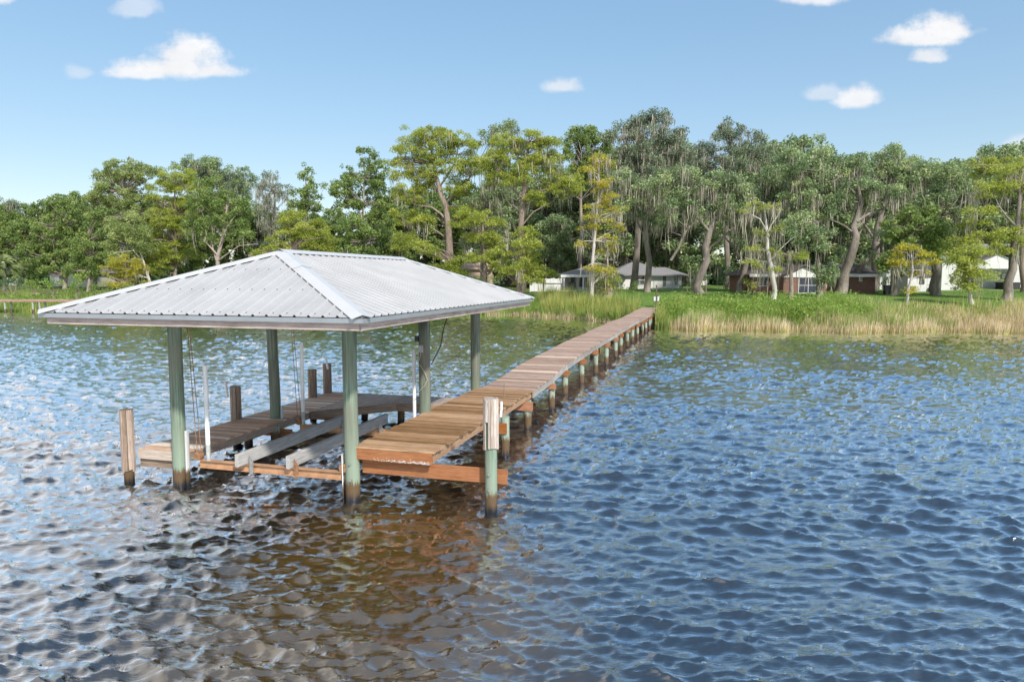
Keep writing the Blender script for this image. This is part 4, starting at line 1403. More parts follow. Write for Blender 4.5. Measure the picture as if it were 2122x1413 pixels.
make_tree('oak', 75, [(1742, 622, 24), (1752, 570, 22), (1764, 510, 19), (1770, 470, 15), (1785, 420, 11), (1770, 370, 7)],
          [(1655, 320, 38, 18), (1700, 330, 40, 22), (1640, 350, 40, 26), (1690, 370, 44, 26), (1735, 345, 34, 22), (1775, 340, 36, 24), (1765, 385, 44, 20), (1660, 400, 44, 24), (1720, 410, 40, 20), (1810, 400, 40, 18), (1835, 395, 34, 18), (1690, 440, 40, 18)],
          'big leaning oak with a crooked dark trunk beside the brick house', moss=1.5, limbs=[[(1775, 460, 11), (1810, 440, 9), (1860, 425, 5), (1890, 410, 3)], [(1768, 480, 9), (1790, 460, 7), (1800, 430, 4)], [(1770, 400, 8), (1730, 370, 5), (1700, 350, 3)], [(1765, 480, 7), (1740, 460, 5), (1715, 450, 3)], [(1768, 500, 9), (1800, 470, 6), (1812, 440, 4)]])
make_tree('oak', 79, [(1774, 612, 14), (1776, 560, 12), (1800, 535, 9), (1830, 505, 6)], [(1800, 530, 24, 14), (1845, 490, 34, 18), (1760, 530, 18, 16)], 'oak bending sharply to the right over the brick house end', moss=1.2, dens=.6)
make_tree('oak', 84, [(1808, 608, 20), (1812, 540, 19), (1818, 470, 14), (1840, 400, 8)], [(1850, 325, 34, 14), (1835, 345, 36, 20), (1880, 345, 40, 22), (1900, 370, 44, 22), (1860, 380, 44, 22), (1895, 410, 44, 22), (1850, 420, 40, 18), (1940, 360, 44, 20), (1950, 390, 40, 22)], 'thick straight oak at the right end of the brick house', moss=1.4, limbs=[[(1815, 500, 10), (1780, 440, 7), (1770, 400, 4)], [(1818, 470, 9), (1870, 400, 6), (1900, 370, 3)]])
make_tree('oak', 92, [(1850, 604, 9), (1850, 480, 7), (1850, 380, 4)], [(1855, 312, 18, 12), (1840, 325, 24, 12), (1885, 330, 14, 8)], 'small oak top poking highest above the right tree line', moss=.2)
make_tree('maple', 72, [(1852, 630, 14), (1856, 580, 11), (1870, 530, 8), (1890, 480, 5)], [(1900, 445, 40, 16), (1880, 465, 40, 20), (1920, 470, 40, 22), (1860, 500, 34, 22), (1910, 505, 40, 22), (1850, 540, 30, 20), (1930, 520, 30, 18), (1845, 555, 22, 16), (1950, 495, 24, 20)], 'bright green leafy tree in front of the white shed', moss=.15, bark='bark_oak', limbs=[[(1858, 570, 7), (1835, 540, 4), (1820, 510, 2)]])
make_tree('gold', 61, [(1878, 648, 8), (1880, 600, 6), (1886, 560, 4), (1888, 515, 2)], [(1888, 512, 26, 4), (1865, 527, 18, 5), (1910, 525, 22, 5), (1930, 540, 16, 6), (1870, 545, 20, 4), (1905, 542, 22, 5), (1905, 565, 20, 5), (1862, 540, 12, 4), (1890, 600, 20, 5)], 'small orange tinged young cypress with white branches by the reeds', moss=.7, sparse=.2, bark='bark_white', limbs=[[(1886, 560, 2.5), (1870, 545, 1.8), (1850, 542, 1)], [(1887, 545, 2.5), (1905, 535, 1.8), (1925, 520, 1)], [(1884, 572, 2.5), (1870, 556, 2), (1866, 575, 1)], [(1888, 530, 2), (1900, 515, 1.2), (1910, 508, 1)], [(1887, 535, 2), (1870, 525, 1.2), (1860, 518, 1)]])
make_tree('oak', 74, [(1938, 624, 22), (1938, 570, 20), (1936, 520, 17), (1945, 460, 10)], [(1935, 350, 40, 18), (1975, 370, 40, 20), (1960, 400, 46, 22), (2000, 395, 30, 20), (1940, 430, 40, 22), (1985, 435, 36, 24), (1965, 470, 34, 20)], 'stout oak trunk on the lawn before the white house garage', moss=1.2, limbs=[[(1938, 540, 13), (1965, 515, 9), (1985, 480, 5)]])
make_tree('cypress', 62, [(2013, 642, 11), (2012, 605, 7), (2010, 560, 5), (2008, 520, 3)], [(2010, 520, 26, 9), (1995, 535, 22, 10), (2025, 540, 24, 12), (2000, 560, 24, 14), (2025, 570, 20, 14), (2010, 585, 22, 12)], 'young drooping cypress with white tapered foot by the right reeds', moss=.5, bark='bark_white')
make_tree('cypress', 67, [(2085, 630, 23), (2090, 585, 19), (2100, 530, 17), (2108, 470, 12), (2110, 400, 7)],
          [(2085, 380, 26, 10), (2060, 395, 34, 12), (2040, 385, 26, 12), (2100, 350, 34, 14), (2020, 430, 26, 12), (2010, 460, 26, 12), (2075, 480, 44, 14), (2030, 490, 36, 10), (2110, 490, 36, 14), (2100, 520, 34, 14), (2130, 380, 34, 20), (2140, 440, 34, 24), (2000, 495, 34, 14), (2045, 512, 36, 12), (1985, 520, 24, 10)],
          'thick leaning cypress trunk on the lawn at the right edge', moss=1.6, bark='bark_oak', limbs=[[(2095, 520, 9), (2040, 500, 6), (2000, 510, 3)], [(2106, 470, 8), (2060, 430, 5), (2020, 440, 3)]])
make_tree('cypress', 82, [(2125, 615, 16), (2125, 480, 12), (2120, 370, 6)], [(2105, 335, 30, 14), (2130, 350, 40, 20), (2075, 355, 34, 14), (2040, 350, 34, 14), (2010, 345, 30, 12), (2160, 390, 40, 30), (2060, 330, 14, 8), (2160, 340, 30, 20)], 'yellow green crown at the top right edge of the view', moss=.9)

# dense woods behind everything: two sets of meshes, copied
wr = np.random.default_rng(77)


def woods(kind, spots, label, group, blobs):
    pr = make_tree(kind, 112, [(1480, 600, 12), (1482, 520, 10), (1485, 450, 6)], blobs, label, moss=0.9, group=group, lsize=1.15)
    for i, (px, Y, sc) in enumerate(spots):
        X = at(px, 560, Y).x
        if i == 0:
            c = pr
        else:
            c = pr.copy(); COL.objects.link(c)
            for ch in pr.children:
                d = ch.copy(); COL.objects.link(d); d.parent = c
        c.location = (X, Y, gz(X, Y) - 0.15)
        c.scale = (sc, sc, sc * float(wr.uniform(0.9, 1.1)))
        c.rotation_euler = (0, 0, float(wr.uniform(0, 6.28)))


WB = [(1485, 440, 44, 26), (1450, 470, 40, 26), (1520, 470, 40, 26), (1485, 490, 50, 26), (1440, 510, 36, 22), (1530, 510, 36, 22), (1480, 535, 40, 16), (1460, 560, 40, 14), (1510, 565, 40, 14)]
woods('oak', [(1130, 116, 1.35), (1190, 128, 1.6), (1240, 122, 1.6), (1290, 112, 1.5), (1340, 130, 1.9), (1370, 120, 1.7), (1420, 108, 1.5), (1560, 112, 1.5), (1600, 122, 1.7), (1660, 114, 1.6), (1720, 108, 1.4), (1770, 118, 1.6), (1830, 112, 1.5), (1880, 120, 1.6), (1950, 114, 1.5), (2000, 122, 1.7), (2050, 112, 1.5), (2110, 118, 1.6), (2170, 112, 1.5)],
      'dark moss hung oak in the dense woods behind the right houses', 'woods behind the houses', WB)
woods('maple', [(1060, 122, 1.45), (960, 118, 1.3), (880, 124, 1.4), (820, 116, 1.25), (690, 124, 1.05), (640, 128, 1.0), (540, 132, 1.0), (470, 128, 1.2), (395, 116, 1.1), (310, 130, 1.25), (230, 134, 1.3), (160, 130, 1.15), (90, 136, 1.1), (60, 128, 0.95), (0, 134, 1.1), (-60, 130, 1.2)],
      'green tree filling the woods behind the boathouse roof', 'woods behind the boathouse', WB)

# --- palm at the left edge
def build_palm():
    Y = 106
    base = at(8, 600, Y); base.z = gz(base.x, Y)
    t = thing('palm_tree', 'cabbage palm with drooping fan fronds at the left edge', 'palm', base)
    top = at(8, 548, Y) - base
    MB().tube([(0, 0, 0), top * 0.5 + Vector((0.05, 0, 0)), top], [0.24, 0.2, 0.18], 9).build('trunk', M['bark_oak'], t)
    r = np.random.default_rng(3)
    for k in range(26):
        a = r.uniform(0, 6.28); el = r.uniform(-0.7, 1.1)
        d = np.array([math.cos(a) * math.cos(el), math.sin(a) * math.cos(el), math.sin(el)])
        L = r.uniform(1.9, 2.6)
        V, F, T = [], [], []
        n = 22
        sidev = np.array([-math.sin(a), math.cos(a), 0])
        for j in range(n):
            f = (j / (n - 1) - 0.5) * 2
            root_ = d * L * 0.42
            dirv = d * (1 - 0.35 * abs(f)) + sidev * f * 0.9
            tip = root_ + dirv * L * 0.62 + np.array([0, 0, -0.45 * L * (0.4 + abs(f) * 0.4)])
            midp = root_ + dirv * L * 0.36 + np.array([0, 0, -0.05 * L])
            w_ = sidev * 0.03 + np.array([0, 0, 0.03])
            b0 = len(V)
            V += [root_ - w_ * .3, root_ + w_ * .3, midp + w_, tip, midp - w_]
            F += [(b0, b0 + 1, b0 + 2, b0 + 4), (b0 + 4, b0 + 2, b0 + 3, b0 + 3)]
            T += [float(np.clip(r.normal(0.5, .2), 0, 1))] * 5
        V = np.array(V) + np.array(top)
        F4 = [f for f in F if len(set(f)) == 4]
        F3 = [(f[0], f[1], f[2]) for f in F if len(set(f)) == 3]
        me = bpy.data.meshes.new('frond')
        me.from_pydata([tuple(v) for v in V], [], F4 + F3)
        at_ = me.attributes.new('tint', 'FLOAT', 'POINT')
        at_.data.foreach_set('value', T)
        obj('frond', me, M['leaf_palm'], t)


build_palm()


# --- shrubs along the left shore and by the houses
def shrub(px, py, Y, rx, ry, mat, label, seed, size=0.2, dens=1.0, group='shrubs along the shore'):
    r = np.random.default_rng(seed)
    m_px = Y / FPX
    c = at(px, py, Y)
    base = Vector((c.x, Y, gz(c.x, Y) - 0.1))
    R = np.array([rx * m_px, min(rx * m_px, 2.5), ry * m_px])
    n = int(520 * dens * rx * ry * m_px * m_px / (size / .2) ** 2 * 0.55)
    ncl = max(5, int(R[0] * R[2] * 5))
    d = r.normal(size=(ncl, 3)); d /= np.linalg.norm(d, axis=1)[:, None]
    cc = np.array(c - base) + d * R * (r.uniform(0.3, 1, ncl) ** .5)[:, None] * 0.85
    idx = r.integers(0, ncl, n)
    ct = np.clip(r.normal(.5, .2, ncl), 0, 1)
    P = cc[idx] + r.normal(size=(n, 3)) * 0.22 * np.minimum(R, 1.6)
    P[:, 2] = np.maximum(P[:, 2], 0.05)
    V, F, T = leaves(P, size, np.clip(ct[idx] + r.normal(0, .15, n), 0, 1), r, 0.3, 0.6)
    t = thing('shrub', label, 'shrub', base, 0, group)
    obj('foliage', np_mesh('foliage', V, F, M[mat], False, {'tint': T}), None, t)
    st = MB()
    for k in range(min(ncl, 9)):
        st.tube([(r.normal() * .12, r.normal() * .12, 0), Vector(cc[k]) * 0.5 + Vector((r.normal() * .1, 0, 0)), Vector(cc[k])], [0.04, 0.03, 0.012], 4, caps=False)
    st.build('stem', M['bark_pale'], t)


shrub(25, 588, 92, 34, 16, 'leaf_dark', 'dark green shrub under the palm at the left edge', 1)
shrub(70, 590, 94, 28, 15, 'leaf_bush', 'mid green shrub right of the palm', 2)
shrub(110, 585, 92, 18, 18, 'leaf_bush', 'bright green shrub left of the slim trunk group', 3)
shrub(160, 588, 91, 22, 20, 'leaf_bush', 'tall leafy shrub beside the left neighbouring dock', 4)
shrub(205, 594, 93, 26, 14, 'leaf_maple' , 'spreading shrub behind the left roof corner', 5)
shrub(255, 598, 93, 28, 12, 'leaf_olive', 'olive shrub under the low golden cypress', 6)
shrub(315, 592, 96, 30, 14, 'leaf_bush', 'shrub behind the left roof slope by a leaning trunk', 7)
shrub(380, 585, 98, 30, 16, 'leaf_dark', 'dark shrub at the foot of the pale branched tree', 8)
shrub(1205, 608, 82, 26, 13, 'leaf_dark', 'dark round bush in front of the porch chairs', 9)
shrub(1310, 595, 80, 15, 18, 'leaf_bush', 'light feathery bush under the twin trunk oak', 10)
shrub(1426, 594, 84, 16, 13, 'leaf_dark', 'rounded dark bush at the grey house right corner', 11)
shrub(1462, 575, 82, 16, 18, 'leaf_dark', 'dark bush hugging the broad oak trunk', 12)
shrub(1552, 590, 74, 18, 16, 'leaf_cypress', 'yellow green bush left of the brick house', 13)
shrub(1505, 575, 90, 26, 26, 'leaf_dark', 'deep green thicket between grey and brick houses', 14)
shrub(1840, 585, 76, 14, 14, 'leaf_maple', 'small bush between brick house and white shed', 15)
shrub(1750, 628, 64, 20, 10, 'leaf_dark', 'low dark bush at the reeds below the leaning oak', 16)
shrub(1715, 560, 78, 18, 22, 'leaf_dark', 'tall dark bush against the brick house front', 17)
shrub(1270, 600, 78, 24, 15, 'leaf_dark', 'shaded bush behind the mossy cypress trunk', 18)
shrub(890, 580, 96, 40, 20, 'leaf_dark', 'dark thicket behind the far roof slope', 19)
shrub(780, 560, 100, 50, 20, 'leaf_dark', 'shady thicket just above the ridge', 20)
shrub(1000, 580, 92, 40, 14, 'leaf_olive', 'olive thicket above the roof back corner', 21)


# --- reeds, marsh growth (nobody could count the blades)
def blades(name, n, xr, sr, mat, hr, wr_, label, seed, lean=0.25, keep=None, head=False):
    r = np.random.default_rng(seed)
    X = r.uniform(xr[0], xr[1], n)
    s = sr[0] + (sr[1] - sr[0]) * r.uniform(0, 1, n) ** 1.2
    Y = shore_y(X) + s
    if keep is not None:
        k = keep(X, Y, s, r)
        X, Y, s = X[k], Y[k], s[k]
    n = len(X)
    thin = r.uniform(0, 1, n) < 0.45 + 0.8 * (0.5 + 0.5 * np.sin(X * 1.7 + np.sin(Y * 2.1) * 2) * np.sin(Y * 1.1 + X * 0.6))
    X, Y, s = X[thin], Y[thin], s[thin]
    n = len(X)
    pat = 0.5 + 0.5 * np.sin(X * 0.9 + np.sin(Y * 1.3) * 1.5) * np.cos(X * 0.37 + 1.1)
    h = r.uniform(hr[0], hr[1], n) * (0.5 + 0.75 * pat)
    Z = np.maximum(ground(X, Y), -0.15) - 0.05
    P = np.stack([X, Y, Z], 1)
    a = r.uniform(0, 2 * np.pi, n)
    ld = np.stack([np.cos(a), np.sin(a), np.zeros(n)], 1) * (h * r.uniform(0.02, lean, n))[:, None]
    ld[:, 0] += 0.06 * h
    mid = P + ld * 0.35 + np.array([0, 0, 1]) * (h * .6)[:, None]
    tip = P + ld + np.array([0, 0, 1]) * h[:, None]
    b = r.uniform(0, np.pi, n)
    w = np.stack([np.cos(b), np.sin(b), np.zeros(n)], 1) * r.uniform(wr_[0], wr_[1], n)[:, None]
    V = np.stack([P - w, P + w, mid + w * .8, tip + w * .1, tip - w * .1, mid - w * .8], 1).reshape(-1, 3)
    i = np.arange(n)[:, None] * 6
    F = np.concatenate([i + np.array([0, 1, 2, 5]), i + np.array([5, 2, 3, 4])])
    T = np.repeat(np.clip(r.normal(0.5, .2, n) + (pat - .5) * .3, 0, 1), 6)
    obj(name, np_mesh(name, V, F, M[mat], False, {'tint': T}), None, label=label, cat='reeds', kind='stuff')


def not_pier(X, Y, s, r):
    q = np.stack([X - ORG.x, Y - ORG.y], 1)
    lx = q @ np.array([RX.x, RX.y])
    return (lx < 0.0) | (lx > 1.85)


# right of the pier
def right_keep(X, Y, s, r):
    return not_pier(X, Y, s, r) & (X > 11)


blades('reeds', 14000, (11.5, 60), (-0.8, 1.9), 'reed_tan', (0.55, 1.3), (0.012, 0.03), 'tan dry reeds along the water right of the pier', 1, keep=right_keep)
blades('reeds', 14000, (24, 60), (1.2, 6.5), 'reed_tan', (0.5, 1.3), (0.012, 0.03), 'tan dry reeds reaching back to the lawn at the right', 2, keep=right_keep)
blades('reeds', 7000, (11.5, 60), (2.0, 7.5), 'reed_olive', (0.7, 1.5), (0.012, 0.03), 'yellow green reeds behind the tan reeds', 3, keep=right_keep)
blades('reeds', 9000, (11.5, 60), (-0.9, 0.9), 'reed_olive', (0.25, 0.6), (0.012, 0.03), 'short green fringe at the waterline right of pier', 4, keep=right_keep)
blades('reeds', 11000, (11.5, 34), (0.2, 6.5), 'reed_green', (0.5, 1.5), (0.012, 0.03), 'fresh green reeds mixed through the right bank', 11, keep=right_keep)
# left of the pier
def left_keep(X, Y, s, r):
    return not_pier(X, Y, s, r) & (X < 13)


blades('reeds', 11000, (-3, 12.5), (-0.8, 7.5), 'reed_green', (0.9, 1.9), (0.014, 0.034), 'tall green reeds left of the pier end', 5, keep=left_keep)
blades('reeds', 4500, (3, 12.5), (-0.5, 6), 'reed_olive', (1.2, 2.3), (0.014, 0.03), 'yellow tipped tall reeds left of the pier end', 6, keep=left_keep)
blades('reeds', 2500, (-3, 9), (-1.2, 0.8), 'reed_tan', (0.4, 1.0), (0.012, 0.03), 'bent tan reeds at the cove waterline', 7, keep=left_keep, lean=0.6)
blades('reeds', 14000, (-75, -3), (-1.0, 6), 'reed_green', (0.7, 1.7), (0.018, 0.04), 'green marsh grass along the far left shore', 8)
blades('reeds', 5000, (-75, -3), (-1.2, 3), 'reed_olive', (0.6, 1.3), (0.018, 0.04), 'yellow marsh grass along the far left shore', 9)


# leafy marsh herbs, one mass
def herbs(name, n, xr, sr, mat, h, label, seed, size=0.16, keep=None):
    r = np.random.default_rng(seed)
    nc = n // 70
    cx_ = r.uniform(xr[0], xr[1], nc)
    cs = r.uniform(sr[0], sr[1], nc)
    hh = h * r.uniform(0.25, 1.25, nc)
    k = r.integers(0, nc, n)
    X = cx_[k] + r.normal(0, 0.45, n)
    Y = shore_y(cx_[k]) + cs[k] + r.normal(0, 0.35, n)
    if keep is not None:
        kk = keep(X, Y, cs[k], r)
        X, Y, k = X[kk], Y[kk], k[kk]
    n = len(X)
    Z = np.maximum(ground(X, Y), 0) + hh[k] * r.uniform(0.1, 1, n) ** .7
    V, F, T = leaves(np.stack([X, Y, Z], 1), size, np.clip(r.normal(.55, .2, n), 0, 1), r, .5, .6)
    obj(name, np_mesh(name, V, F, M[mat], False, {'tint': T}), None, label=label, cat='marsh plants', kind='stuff')


herbs('marsh_foliage', 30000, (11.5, 29), (2.0, 7.0), 'leaf_bush', 1.4, 'bright green marsh plants right of the pier', 21, keep=right_keep)
herbs('marsh_foliage', 7000, (29, 60), (4.0, 7.0), 'leaf_bush', 0.7, 'scattered green marsh plants behind the right reeds', 22, keep=right_keep)
herbs('marsh_foliage', 9000, (2, 12.5), (0.0, 5), 'leaf_bush', 0.8, 'green marsh plants beside the pier left side', 23, keep=left_keep)
herbs('marsh_foliage', 18000, (-75, -6), (0.5, 7), 'leaf_bush', 1.3, 'green marsh plants along the far left shore', 24, size=0.22)


def undergrowth():
    r = np.random.default_rng(41)
    n = 26000
    nc = 700
    cx_ = r.uniform(-125, 110, nc)
    cy_ = r.uniform(124, 134, nc)
    ch = r.uniform(1.5, 7.5, nc)
    k = r.integers(0, nc, n)
    X, Y = cx_[k] + r.normal(0, 1.0, n), cy_[k] + r.normal(0, .8, n)
    Z = ground(X, Y) + ch[k] * r.uniform(0.0, 1, n) ** .8
    V, F, T = leaves(np.stack([X, Y, Z], 1), 0.75, np.clip(r.normal(.45, .2, n), 0, 1), r, .3, .7)
    obj('undergrowth', np_mesh('undergrowth', V, F, M['leaf_dark'], False, {'tint': T}), None, label='dark green undergrowth closing the gaps behind the houses', cat='undergrowth', kind='stuff')


undergrowth()


def lawn_grass():
    r = np.random.default_rng(31)
    n = 26000
    X = r.uniform(12, 62, n)
    Y = shore_y(X) + 5.5 + 26 * r.uniform(0, 1, n) ** 1.3
    P = np.stack([X, Y, ground(X, Y)], 1)
    V, F, T = leaves(P + np.array([0, 0, 0.03]), 0.12, np.clip(r.normal(.5, .22, n), 0, 1), r, 0.0, .3)
    obj('lawn_tufts', np_mesh('lawn_tufts', V, F, M['grass'], False, {'tint': T}), None, label='short tufts of mown lawn grass before the houses', cat='grass', kind='stuff')


lawn_grass()

# ------------------------------------------------------------------ houses


def window(parent, M4, x0, x1, z0, z1, glass='glass_grey', frame='white_paint', cols=2, rows=1, y=0.0):
    """window on the plane y (front = -y) of the house frame, with frame bars and glass behind"""
    m = MB()
    w = 0.06
    m.box(x0 - w, x1 + w, y - 0.05, y + 0.02, z0 - w, z0)
    m.box(x0 - w, x1 + w, y - 0.05, y + 0.02, z1, z1 + w)
    m.box(x0 - w, x0, y - 0.048, y + 0.02, z0, z1)
    m.box(x1, x1 + w, y - 0.048, y + 0.02, z0, z1)
    for k in range(1, cols):
        xx = x0 + (x1 - x0) * k / cols
        m.box(xx - 0.03, xx + 0.03, y - 0.044, y + 0.02, z0, z1)
    for k in range(1, rows):
        zz_ = z0 + (z1 - z0) * k / rows
        m.box(x0, x1, y - 0.040, y + 0.02, zz_ - 0.025, zz_ + 0.025)
    f = m.build('window', M[frame], parent)
    for ci in range(cols):
        for ri in range(rows):
            xa, xb = x0 + (x1 - x0) * ci / cols, x0 + (x1 - x0) * (ci + 1) / cols
            za, zb = z0 + (z1 - z0) * ri / rows, z0 + (z1 - z0) * (ri + 1) / rows
            MB().box(xa + .001, xb - .001, y - 0.012, y + 0.015, za + .001, zb - .001).build('pane', M[glass], f)
    return f


def hip_roof(x0, x1, y0, y1, ze, zr, rx0, rx1, ry, th=0.12):
    m = MB()
    b = [(x0, y0, ze), (x1, y0, ze), (x1, y1, ze), (x0, y1, ze)]
    r = [(rx0, ry, zr), (rx1, ry, zr)]
    vs = b + r + [(x, y, z - th) for x, y, z in b]
    fs = [(0, 1, 5, 4), (1, 2, 5), (2, 3, 4, 5), (3, 0, 4), (0, 6, 7, 1), (1, 7, 8, 2), (2, 8, 9, 3), (3, 9, 6, 0), (6, 9, 8, 7)]
    return m.add(vs, fs)


# grey roofed bungalow at the head of the pier
YH = 94
o_ = at(1165, 605, YH)
h1 = thing('bungalow', 'off white bungalow with grey hip roof at the head of the pier', 'house', (o_.x, YH, gz(o_.x + 8, YH) - 0.1))
zb = h1.location.z
S = YH / FPX


def hx(px): return (px - 1165) * S


def hz(py): return at(1165, py, YH).z - zb


EV = hz(570)
MB().box(hx(1195), hx(1414), 0.0, 9, 0, EV - 0.05).build('wall', M['offwhite'], h1)
MB().box(hx(1166), hx(1195) - 0.003, 2.0, 9, 0, EV - 0.05).build('wall', M['offwhite'], h1)
hip_roof(hx(1162) - .3, hx(1300), -1.6, 9.6, EV, hz(552), hx(1218), hx(1262), 4.0).build('roof', M['shingle'], h1)
hip_roof(hx(1262), hx(1400), -0.55, 9.9, EV + 0.05, hz(542), hx(1318), hx(1334), 4.4).build('roof', M['shingle'], h1)
hip_roof(hx(1340), hx(1424), -0.7, 9.3, EV + 0.01, hz(553), hx(1372), hx(1392), 4.2).build('roof', M['shingle'], h1)
MB().box(hx(1160), hx(1240), -1.75, -1.62, EV - 0.30, EV + 0.02).build('porch_fascia', M['white_paint'], h1)
for px in (1167, 1206):
    MB().box(hx(px) - .09, hx(px) + .09, -1.6, -1.42, -0.1, EV - 0.12).build('porch_column', M['white_paint'], h1)
window(h1, None, hx(1185), hx(1194), 0.8, 1.9, 'glass_grey', 'offwhite', 1, 2, y=2.0)
window(h1, None, hx(1199), hx(1212), 0.4, 1.95, 'glass_grey', 'white_paint', 1, 1)
window(h1, None, hx(1216), hx(1226), 0.4, 1.95, 'glass_grey', 'dark', 1, 1)
window(h1, None, hx(1316), hx(1334), 0.75, 1.9, 'glass_grey', 'white_paint', 2, 2)
window(h1, None, hx(1374), hx(1378), 0.55, 1.95, 'glass_grey', 'dark', 1, 1)
window(h1, None, hx(1398), hx(1402), 0.75, 1.95, 'glass_grey', 'dark', 1, 1)
dd = MB().box(hx(1336), hx(1347), -0.045, 0.01, 0.05, 1.95).build('door', M['white_paint'], h1)
MB().tube([(hx(1338), -0.05, 1.0), (hx(1338), -0.10, 1.0)], 0.03, 6).build('handle', M['galv'], dd)
MB().box(hx(1150), hx(1240), -3.4, 2.0, -0.12, 0.02).build('porch_floor', M['concrete'], h1)
MB().tube([(hx(1415), -0.15, EV), (hx(1413), -0.08, EV - .3), (hx(1413), -0.06, 0)], 0.05, 6).build('downpipe', M['dark'], h1)


def chair(px, Y, label):
    c = at(px, 600, Y)
    zc = h1.location.z + 0.03
    t = thing('porch_chair', label, 'chair', (c.x, Y, zc), random.uniform(-.4, .4), 'porch chairs')
    MB().box(-.28, .28, -.3, .25, .36, .40).build('seat', M['dark'], t)
    MB().prism([(-.28, .22, .40), (.28, .22, .40), (.22, .42, 1.05), (-.22, .42, 1.05)], (0, 0.03, 0)).build('backrest', M['dark'], t)
    for sx in (-1, 1):
        MB().box(sx * .3 - .04, sx * .3 + .04, -.32, .28, .56, .59).build('armrest', M['dark'], t)
        for yy_ in (-.28, .22):
            MB().box(sx * .3 - .03, sx * .3 + .03, yy_ - .03, yy_ + .03, 0, .56).build('leg', M['dark'], t)


chair(1180, YH - 2.6, 'dark porch chair nearer the white fence')
chair(1189, YH - 2.2, 'dark porch chair nearer the house windows')

# small white building seen past the bungalow
o_ = at(1418, 600, 112)
h1b = thing('white_outbuilding', 'white building with pale roof just past the bungalow', 'house', (o_.x, 112, gz(o_.x, 112) - 0.1))
zz0 = h1b.location.z
MB().box(0, 3.6, 0, 5, 0, at(1418, 572, 112).z - zz0).build('wall', M['white_paint'], h1b)
hip_roof(-1.6, 4.0, -.4, 5.4, at(1418, 571, 112).z - zz0, at(1418, 560, 112).z - zz0, .5, 1.6, 2.5).build('roof', M['white_paint'], h1b)
window(h1b, None, 0.6, 1.2, 1.2, 2.2, 'glass_grey', 'dark', 1, 1)

# white panel fence left of the bungalow
o_ = at(1118, 604, 92)
fw0 = thing('panel_fence', 'white solid panel fence left of the bungalow porch', 'fence', (o_.x, 92, gz(o_.x, 92) - 0.05))
for k in range(8):
    MB().box(k * .52 - 1.2, k * .52 - .70, 0, .04, .08, 1.75 + 0.05 * (k % 2)).build('panel', M['white_paint'], fw0)
for k in range(5):
    MB().box(k * 1.04 - 1.28, k * 1.04 - 1.20, -.03, .07, 0, 1.9).build('post', M['white_paint'], fw0)

# chain link fence before the bungalow
o_ = at(1316, 606, 86)
cf = thing('chain_link_fence', 'low grey chain link fence before the bungalow', 'fence', (o_.x, 86, gz(o_.x, 86) - 0.02))
Lf = (1412 - 1316) * 86 / FPX
for k in range(6):
    MB().tube([(Lf * k / 5, 0, 0), (Lf * k / 5, 0, 1.25)], 0.03, 6).build('post', M['galv'], cf)
MB().tube([(0, 0, 1.22), (Lf, 0, 1.22)], 0.022, 6).build('rail', M['galv'], cf)
mm = MB()
k = 0.0
while k < Lf - 0.05:
    for sgn in (1, -1):
        xa, xb = (k, k + 0.55) if sgn > 0 else (k + 0.55, k)
        xa, xb = min(xa, Lf), min(xb, Lf)
        mm.add([(xa, 0, 0.05), (xa + 0.01, 0, 0.05), (xb + 0.01, 0, 1.2), (xb, 0, 1.2)], [(0, 1, 2, 3)])
    k += 0.09
w_ = mm.build('wire_mesh', M['galv'], cf)
w_["kind"] = 'stuff'

# neighbour's landing with a dark frame
o_ = at(1126, 612, 82)
nf_ = thing('landing_frame', 'dark timber frame and ramp on the bungalow landing', 'frame', (o_.x, 82, gz(o_.x, 82) - 0.1))
sp_ = (1163 - 1126) * 82 / FPX
ht = at(1126, 589, 82).z - nf_.location.z
for xx in (0, sp_):
    MB().box(-.07, .07, -.07, .07, -0.4, ht).build('post', M['wood_dark'], nf_, loc=(xx, 0, 0))
MB().chbox(-.1, sp_ + .1, -.05, .05, ht + .002, ht + .12, .01).build('beam', M['wood_dark'], nf_)
o2 = MB().chbox(-3.2, 3.4, -.5, .5, -.06, 0, .01).build('ramp', M['deck_pale'], nf_, loc=(.6, 1.2, .75), rot=(0, math.radians(-5), 0))
MB().chbox(-3.2, 3.4, -.04, .0, -.28, -.07, .01).build('ramp_joist', M['old_board'], nf_, loc=(.6, .7, .75), rot=(0, math.radians(-5), 0))

# light post with two white boxes where the pier meets the lawn
pe = wl(1.35, 53.6)
lp = thing('dock_post', 'wooden post with two white boxes where the pier meets land', 'post', (pe.x, pe.y, gz(pe.x, pe.y)))
MB().box(-.06, .06, -.06, .06, 0, 2.0).build('pole', M['wood_dark'], lp)
for sx in (-1, 1):
    MB().box(sx * .16 - .08, sx * .16 + .08, -.09, .09, .55, .95).build('box', M['white_paint'], lp)
MB().box(-.24, .24, -.02, .02, .48, .54).build('arm', M['wood_dark'], lp)

# brick ranch house
YB = 78
o_ = at(1560, 610, YB)
hb = thing('brick_house', 'red brick ranch house with white gable and dark blue window', 'house', (o_.x, YB, gz(o_.x + 6, YB) - 0.1))
zb = hb.location.z
S = YB / FPX


def bx_(px): return (px - 1560) * S


def bz(py): return at(1560, py, YB).z - zb


MB().box(bx_(1560), bx_(1812), 0, 8.5, 0, bz(571)).build('wall', M['brick'], hb)
MB().box(bx_(1612), bx_(1705), -1.5, -0.003, 0, bz(573)).build('wall', M['brick'], hb)
hip_roof(bx_(1550), bx_(1820), -.5, 9, bz(569), bz(546), bx_(1585), bx_(1808), 4.2).build('roof', M['shingle_brown'], hb)
MB().box(bx_(1549), bx_(1821), -.56, -.503, bz(574), bz(568)).build('fascia', M['white_paint'], hb)
